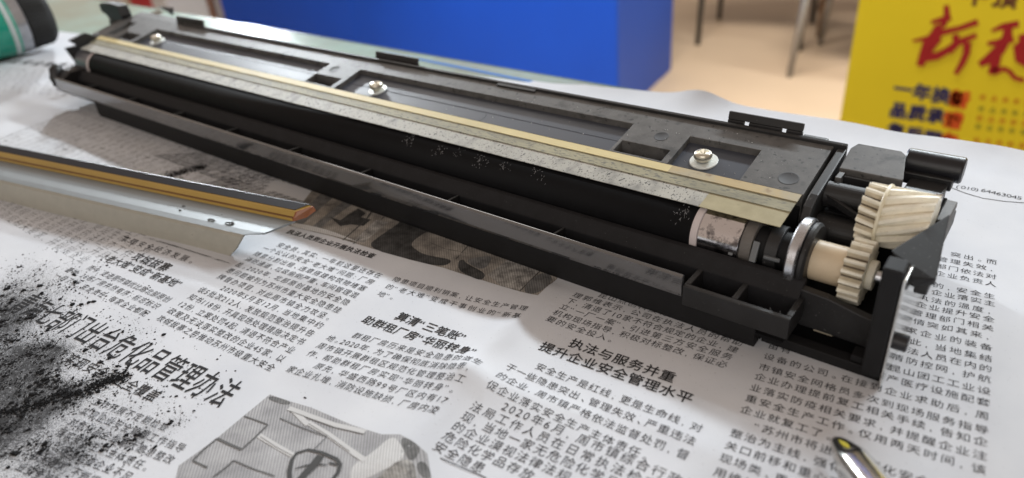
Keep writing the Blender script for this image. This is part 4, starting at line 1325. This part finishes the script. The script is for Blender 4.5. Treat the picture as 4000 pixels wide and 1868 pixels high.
# --- left end
bm = BM(); tube(bm, [(-52.2, 17.7, 1.2), (-52.3, 17.75, 1.7), (-52.35, 17.9, 2.15), (-52.3, 18.15, 2.42)], [0.34, 0.42, 0.42, 0.25], 20)
finish('end_knob', bm, black, unit, smooth=True)
bm = BM(); prism(bm, [(17.5, 0.9), (17.5, 1.8), (18.2, 2.15), (19.2, 2.1), (19.2, 0.9)], -52.3, -50.95); finish('left_end_block', bm, black, unit, bevel=0.06)
bm = BM()
prism(bm, [(19.15, 0.9), (19.27, 2.24), (18.98, 3.28), (19.75, 3.25), (19.35, 3.65), (20.5, 3.86), (21.3, 3.4), (21.3, 0.9)], -52.62, -52.35)
finish('left_end_plate', bm, black, unit, bevel=0.03)
bm = BM()
lv = [(-56.0, 23.5, 4.72), (-55.4, 23.5, 4.84), (-53.9, 23.5, 4.88), (-53.3, 23.5, 4.75), (-53.1, 23.5, 4.1), (-53.35, 23.5, 3.7), (-54.9, 23.5, 3.3), (-55.4, 23.5, 3.95), (-56.1, 23.5, 4.2)]
A = [bm.verts.new(p) for p in lv]; B = [bm.verts.new((p[0] + 0.1, p[1] + 0.7, p[2])) for p in lv]
bm.faces.new(A); bm.faces.new(B[::-1])
for k in range(len(lv)): bm.faces.new((A[k], A[(k + 1) % len(lv)], B[(k + 1) % len(lv)], B[k]))
finish('release_lever', bm, black, unit, bevel=0.08)
bm = BM(); box(bm, -55.2, -52.9, 23.4, 24.3, 2.6, 3.7); finish('lever_mount', bm, black, unit, bevel=0.1)
bm = BM(); hull(bm, [(-53.2, 26.2, 4.2), (-51.2, 25.9, 4.0), (-51.3, 26.2, 3.6), (-52.6, 26.6, 3.7), (-53.3, 26.6, 3.9), (-51.1, 26.3, 4.2)]); finish('contact_block', bm, black, unit, bevel=0.08)
bm = BM(); hull(bm, [(-53.2, 26.2, 3.9), (-52.6, 26.2, 3.7), (-54.2, 24.6, 3.6), (-53.4, 24.6, 3.5), (-53.2, 26.2, 3.86), (-54.2, 24.6, 3.56), (-53.4, 24.6, 3.46)])
finish('film_tab', bm, mat('cloudy_film', (0.45, 0.46, 0.43), 0.3), unit)


# --- screws: cross recess, pan head, washer
def screw(u, v, rs=1.0, tilt=0.0):
    z = pz(v, -0.235)
    bm = BM()
    n = 32
    Lr = [(0.50, 0.0), (0.50, 0.035), (0.485, 0.05), (0.30, 0.05)]
    L = []
    for r, zz_ in Lr:
        L.append([bm.verts.new((u + r * rs * math.cos(2 * math.pi * k / n), v + r * rs * math.sin(2 * math.pi * k / n), pz(v + r * rs * math.sin(2 * math.pi * k / n), -0.235) + zz_)) for k in range(n)])
    for A, B in zip(L, L[1:]):
        for k in range(n): bm.faces.new((A[k], A[(k + 1) % n], B[(k + 1) % n], B[k]))
    bm.faces.new(L[-1])
    wsh = finish('washer', bm, washerm, unit)
    bm = BM()
    c = (u - 0.03, v - 0.02, z + 0.05)
    L = lathe_z(bm, c, [(0.22, 0.0), (0.24, 0.06), (0.30, 0.08), (0.325, 0.14), (0.325, 0.24), (0.30, 0.30), (0.25, 0.335)], n)
    # top face with a real cross-shaped recess
    aa, bb = 0.058, 0.185
    cr = [(bb, -aa), (bb, aa), (aa * 1.25, aa * 1.25), (aa, bb), (-aa, bb), (-aa * 1.25, aa * 1.25), (-bb, aa), (-bb, -aa), (-aa * 1.25, -aa * 1.25), (-aa, -bb), (aa, -bb), (aa * 1.25, -aa * 1.25)]
    rot = 0.5 + tilt
    cr = [(x * math.cos(rot) - y * math.sin(rot), x * math.sin(rot) + y * math.cos(rot)) for x, y in cr]
    ct = [bm.verts.new((c[0] + x, c[1] + y, c[2] + 0.345)) for x, y in cr]
    cb = [bm.verts.new((c[0] + x * 0.55, c[1] + y * 0.55, c[2] + 0.17)) for x, y in cr]
    es = []
    for k in range(12):
        bm.faces.new((ct[k], ct[(k + 1) % 12], cb[(k + 1) % 12], cb[k]))
    bm.faces.new(cb)
    e1 = [bm.edges.get((L[-1][k], L[-1][(k + 1) % n])) for k in range(n)]
    e2 = [bm.edges.get((ct[k], ct[(k + 1) % 12])) for k in range(12)]
    bmesh.ops.triangle_fill(bm, use_beauty=True, edges=[e for e in e1 + e2 if e])
    sc = finish('screw', bm, screwm, unit)
    md = sc.modifiers.new('split', 'EDGE_SPLIT'); md.split_angle = math.radians(40)
    for p in sc.data.polygons: p.use_smooth = True


screw(-9.65, 22.28)
screw(-26.45, 22.3, 0.9, 0.6)
screw(-46.9, 22.4, 0.95, 0.2)
bm = BM(); cyl(bm, -17.2, -17.14, 22.0, pz(22.0, -0.6), 0.42, n=32); bm.free()
bm = BM()
for k in range(9):       # circular witness mark in the long recess
    a1, a2 = [(-1.2 + 1.9 * q / 9) for q in (k, k + 1)]
    q = []
    for aa, rr in ((a1, .40), (a2, .40), (a2, .425), (a1, .425)):
        vv = 22.0 + rr * math.sin(aa); q.append(bm.verts.new((-19.95 + rr * math.cos(aa), vv, pz(vv, -0.229))))
    bm.faces.new(q)
finish('witness_mark', bm, hole, unit)
# white crumbs lying on the cover
bm = BM()
for k in range(60):
    u = random.uniform(-22, -6); v = random.uniform(21.6, 24.1)
    o_ = off_at(u, v)
    if o_ < -0.3: continue
    z = pz(v, 0.0 if o_ == 0 else -0.235); r = random.uniform(0.010, 0.022)
    hull(bm, [(u + random.uniform(-r, r), v + random.uniform(-r, r), z + random.uniform(0, r * 1.3)) for _ in range(7)])
o = finish('white_crumbs', bm, mat('white_crumb', (0.7, 0.7, 0.68), 0.6)); o['kind'] = 'stuff'
o['label'] = 'tiny white crumbs scattered over the black cover of the printer part'; o['category'] = 'crumbs'

# ================================================================== WIPER BLADE
e1 = Vector((-0.98111, -0.19345, 0)); e2 = Vector((-0.19345, 0.98111, 0)); b0 = Vector((-25.12, 11.98, 0.0))
blade = empty('wiper_blade', (-33, 11, 0), 'metal cleaning blade with amber rubber edge lying in front of the black printer part', 'blade')


def bl(ext, s, z):      # ext: how far right of the end datum
    p = b0 - e1 * ext + e2 * s
    return (p.x, p.y, z + 0.035)


LEN = 30.0


def bprism(name, prof, m, bevel=0.02, flat=30):
    """prof: (s, z, ext)"""
    bm = BM()
    A = [bm.verts.new(bl(e, s, z)) for s, z, e in prof]; B = [bm.verts.new(bl(-LEN, s, z)) for s, z, e in prof]
    n = len(prof)
    for k in range(n): bm.faces.new((A[k], A[(k + 1) % n], B[(k + 1) % n], B[k]))
    bm.faces.new(A[::-1]); bm.faces.new(B)
    return finish(name, bm, m, blade, bevel=bevel, flat_angle=flat)


bprism('front_flange', [(0.0, 0.0, 0.0), (0.10, 0.40, 0.42), (0.24, 0.90, 0.78), (0.33, 0.99, 0.82), (0.41, 0.93, 0.82), (0.32, 0.85, 0.78), (0.19, 0.38, 0.42), (0.09, 0.0, 0.0)], flangem, 0.0)
bprism('top_flange', [(0.33, 0.995, 0.82), (0.63, 1.03, 1.12), (0.69, 1.03, 1.62), (1.86, 1.05, 2.18), (1.86, 0.97, 2.18), (0.69, 0.95, 1.62), (0.63, 0.95, 1.12), (0.42, 0.93, 0.86)], bracket, 0.0)
bprism('amber_edge', [(1.76, 1.055, 2.10), (1.78, 1.17, 2.12), (1.86, 1.21, 2.14), (1.87, 1.25, 2.14), (1.95, 1.42, 2.2), (2.42, 1.52, 2.70), (2.46, 1.30, 2.75), (2.2, 1.055, 2.4)], amber, 0.012)
bprism('glue_seam', [(1.785, 1.175, 2.125), (1.80, 1.205, 2.13), (1.855, 1.222, 2.14), (1.855, 1.205, 2.14), (1.80, 1.17, 2.13)], seamm, 0.0)
bprism('blade_end', [(1.78, 1.06, 2.16), (1.82, 1.2, 2.19), (1.94, 1.33, 2.28), (2.54, 1.49, 2.85), (2.59, 1.36, 2.87), (2.2, 1.06, 2.5)], amber2, 0.012)
bpy.data.objects.remove(bpy.data.objects['blade_end'])
bm = BM()
A = [bl(e, s, z) for s, z, e in ((1.77, 1.06, 2.12), (1.79, 1.2, 2.15), (1.96, 1.42, 2.23), (2.42, 1.515, 2.72), (2.45, 1.31, 2.77), (2.2, 1.06, 2.42))]
A2 = [(p[0] + 0.07, p[1] + 0.01, p[2]) for p in A]
a_ = [bm.verts.new(p) for p in A]; b_ = [bm.verts.new(p) for p in A2]
bm.faces.new(a_[::-1]); bm.faces.new(b_)
for k in range(6): bm.faces.new((a_[k], a_[(k + 1) % 6], b_[(k + 1) % 6], b_[k]))
finish('blade_end', bm, amber2, blade)
bprism('rubber_face', [(2.02, 1.455, 2.15), (2.40, 1.56, 2.55), (2.50, 1.53, 2.62), (2.48, 1.49, 2.6), (2.40, 1.53, 2.5), (2.02, 1.435, 2.15)], bladeb, 0.0)
for (px_, py_, ra, rb) in ((825, 860, 0.22, 0.08), (896, 874, 0.24, 0.10), (905, 872, 0.12, 0.1), (718, 806, 0.1, 0.04), (703, 822, 0.07, 0.04)):
    p = at(px_, py_, 1.08)
    bm = BM()
    n = 20; L = []
    for f_, hz in ((1.0, 1.078), (0.92, 1.095), (0.7, 1.06)):
        L.append([bm.verts.new(Vector((p.x, p.y, hz)) + e1 * ra * f_ * math.cos(2 * math.pi * k / n) + e2 * rb * f_ * math.sin(2 * math.pi * k / n)) for k in range(n)])
    for A, B in zip(L, L[1:]):
        for k in range(n): bm.faces.new((A[k], A[(k + 1) % n], B[(k + 1) % n], B[k]))
    bm.faces.new(L[-1])
    finish('punched_dimple', bm, mat('dark_dimple', (0.05, 0.055, 0.06), 0.3, metal=0.5), blade, smooth=True)
# the bracket rests on its rear foot
bm = BM(); box(bm, -26.4, -26.0, 13.6, 14.0, 0.03, 0.98); bm.free()

# ================================================================== SCREWDRIVER TIP (lower right)
sd = empty('screwdriver', (9, 11, 0), 'chrome screwdriver tip with yellow sheen lying on newsprint at bottom right', 'screwdriver')
P0 = at(3262, 1722, 0.50); P1 = at(3590, 2150, 1.5)
ax = (P1 - P0).normalized(); sd1 = ax.cross(Vector((0, 0, 1))).normalized(); sd2 = sd1.cross(ax).normalized()
SDP = ((0.0, 0.08, 0.0), (0.03, 0.15, 0.1), (0.10, 0.20, 0.5), (0.32, 0.28, 0.65), (0.75, 0.40, 0.55), (1.0, 0.45, 0.2), (1.2, 0.46, 0.0), (8, 0.46, 0.0), (14, 0.46, 0.0))


def sdr(t, a):
    for q, w_ in zip(SDP, SDP[1:]):
        if q[0] <= t <= w_[0]:
            f_ = (t - q[0]) / (w_[0] - q[0]); r = q[1] + (w_[1] - q[1]) * f_; k4 = q[2] + (w_[2] - q[2]) * f_
            return r * (1 - k4 * 0.5 * (0.5 + 0.5 * math.cos(4 * a + 0.6)))


bm = BM(); n = 48; L = []
for t in (0, 0.03, 0.1, 0.2, 0.32, 0.5, 0.75, 0.87, 1.0, 1.2, 8, 14):
    c = P0 + ax * t
    L.append([bm.verts.new(c + (sd1 * math.cos(2 * math.pi * k / n) + sd2 * math.sin(2 * math.pi * k / n)) * sdr(t, 2 * math.pi * k / n)) for k in range(n)])
for A, B in zip(L, L[1:]):
    for k in range(n): bm.faces.new((A[k], A[(k + 1) % n], B[(k + 1) % n], B[k]))
bm.faces.new(L[0][::-1]); bm.faces.new(L[-1])
finish('shaft', bm, mat('polished_chrome', (0.72, 0.71, 0.68), 0.14, metal=1.0, col2=(0.45, 0.40, 0.10), thr=(0.90, 0.96), vscale=1.6), sd, smooth=True)  # yellow second colour stands in for the reflected banner
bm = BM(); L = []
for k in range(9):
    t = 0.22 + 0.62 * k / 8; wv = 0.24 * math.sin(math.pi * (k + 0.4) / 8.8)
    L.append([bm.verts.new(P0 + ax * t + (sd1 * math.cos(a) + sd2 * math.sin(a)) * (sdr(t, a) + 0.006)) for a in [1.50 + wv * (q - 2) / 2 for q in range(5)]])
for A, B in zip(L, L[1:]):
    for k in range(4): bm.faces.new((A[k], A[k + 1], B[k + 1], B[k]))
finish('yellow_reflection_patch', bm, mat('painted_yellow_reflection', (0.42, 0.36, 0.03), 0.3), sd, smooth=True)  # patch painted in place of the banner's yellow reflection on the chrome
bm = BM(); L = []
for t, r in ((13.9, 0.5), (14, 0.9), (14.6, 1.1), (16, 1.35), (20, 1.3), (24, 1.4), (24.6, 1.2), (24.8, 0.6)):
    c = P0 + ax * t; c.z = max(c.z, 1.5)
    L.append([bm.verts.new(c + sd1 * r * math.cos(2 * math.pi * k / n) + sd2 * r * math.sin(2 * math.pi * k / n)) for k in range(n)])
for A, B in zip(L, L[1:]):
    for k in range(n): bm.faces.new((A[k], A[(k + 1) % n], B[(k + 1) % n], B[k]))
bm.faces.new(L[0][::-1]); bm.faces.new(L[-1])
finish('handle', bm, mat('yellow_handle', (0.6, 0.45, 0.03), 0.3), sd, smooth=True)

# ================================================================== BOTTLE (upper left)
bt = empty('spray_bottle', (-72, 21, 0), 'green bottle with black ribbed cap lying on the newspaper at upper left', 'bottle')
Ca = at(176, 60, 2.6)
ax = Vector((math.cos(math.radians(262)), math.sin(math.radians(262)), 0)); s1 = ax.cross(Vector((0, 0, 1))).normalized(); s2 = Vector((0, 0, 1))


def turned(name, prof, m, ribs=0, rd=0.0, n=48):
    bm = BM(); L = []
    for t, r in prof:
        c = Ca + ax * t
        L.append([bm.verts.new(c + s1 * (r - (rd if ribs and k % 2 else 0)) * math.cos(2 * math.pi * k / n) + s2 * (r - (rd if ribs and k % 2 else 0)) * math.sin(2 * math.pi * k / n)) for k in range(n)])
    for A, B in zip(L, L[1:]):
        for k in range(n): bm.faces.new((A[k], A[(k + 1) % n], B[(k + 1) % n], B[k]))
    bm.faces.new(L[0][::-1]); bm.faces.new(L[-1])
    o = finish(name, bm, m, bt, smooth=True)
    md = o.modifiers.new('split', 'EDGE_SPLIT'); md.split_angle = math.radians(38)
    return o


turned('cap', [(-0.25, 1.7), (0.0, 2.05), (0.3, 2.2), (1.75, 2.32), (1.85, 2.2)], mat('black_cap', (0.010, 0.010, 0.010), 0.6, spec=0.3), 1, 0.07, 96)
turned('neck_band', [(1.85, 2.30), (1.9, 2.38), (2.6, 2.40), (2.65, 2.38)], mat('silver_foil', (0.42, 0.43, 0.46), 0.28, metal=0.8, var=0.2, vscale=2, stretch=(3, 0.5, 0.5)))
turned('bottle_body', [(2.65, 2.40), (2.72, 2.46), (16, 2.46), (16.3, 2.2)], mat('green_label', (0.01, 0.26, 0.18), 0.25, coat=0.4))
turned('label_stripe', [(2.85, 2.475), (3.2, 2.475)], mat('pale_stripe', (0.45, 0.5, 0.5), 0.3))
print('triangles', sum(len(o.data.polygons) for o in bpy.data.objects if o.type == 'MESH'), 'objects', len(bpy.data.objects))
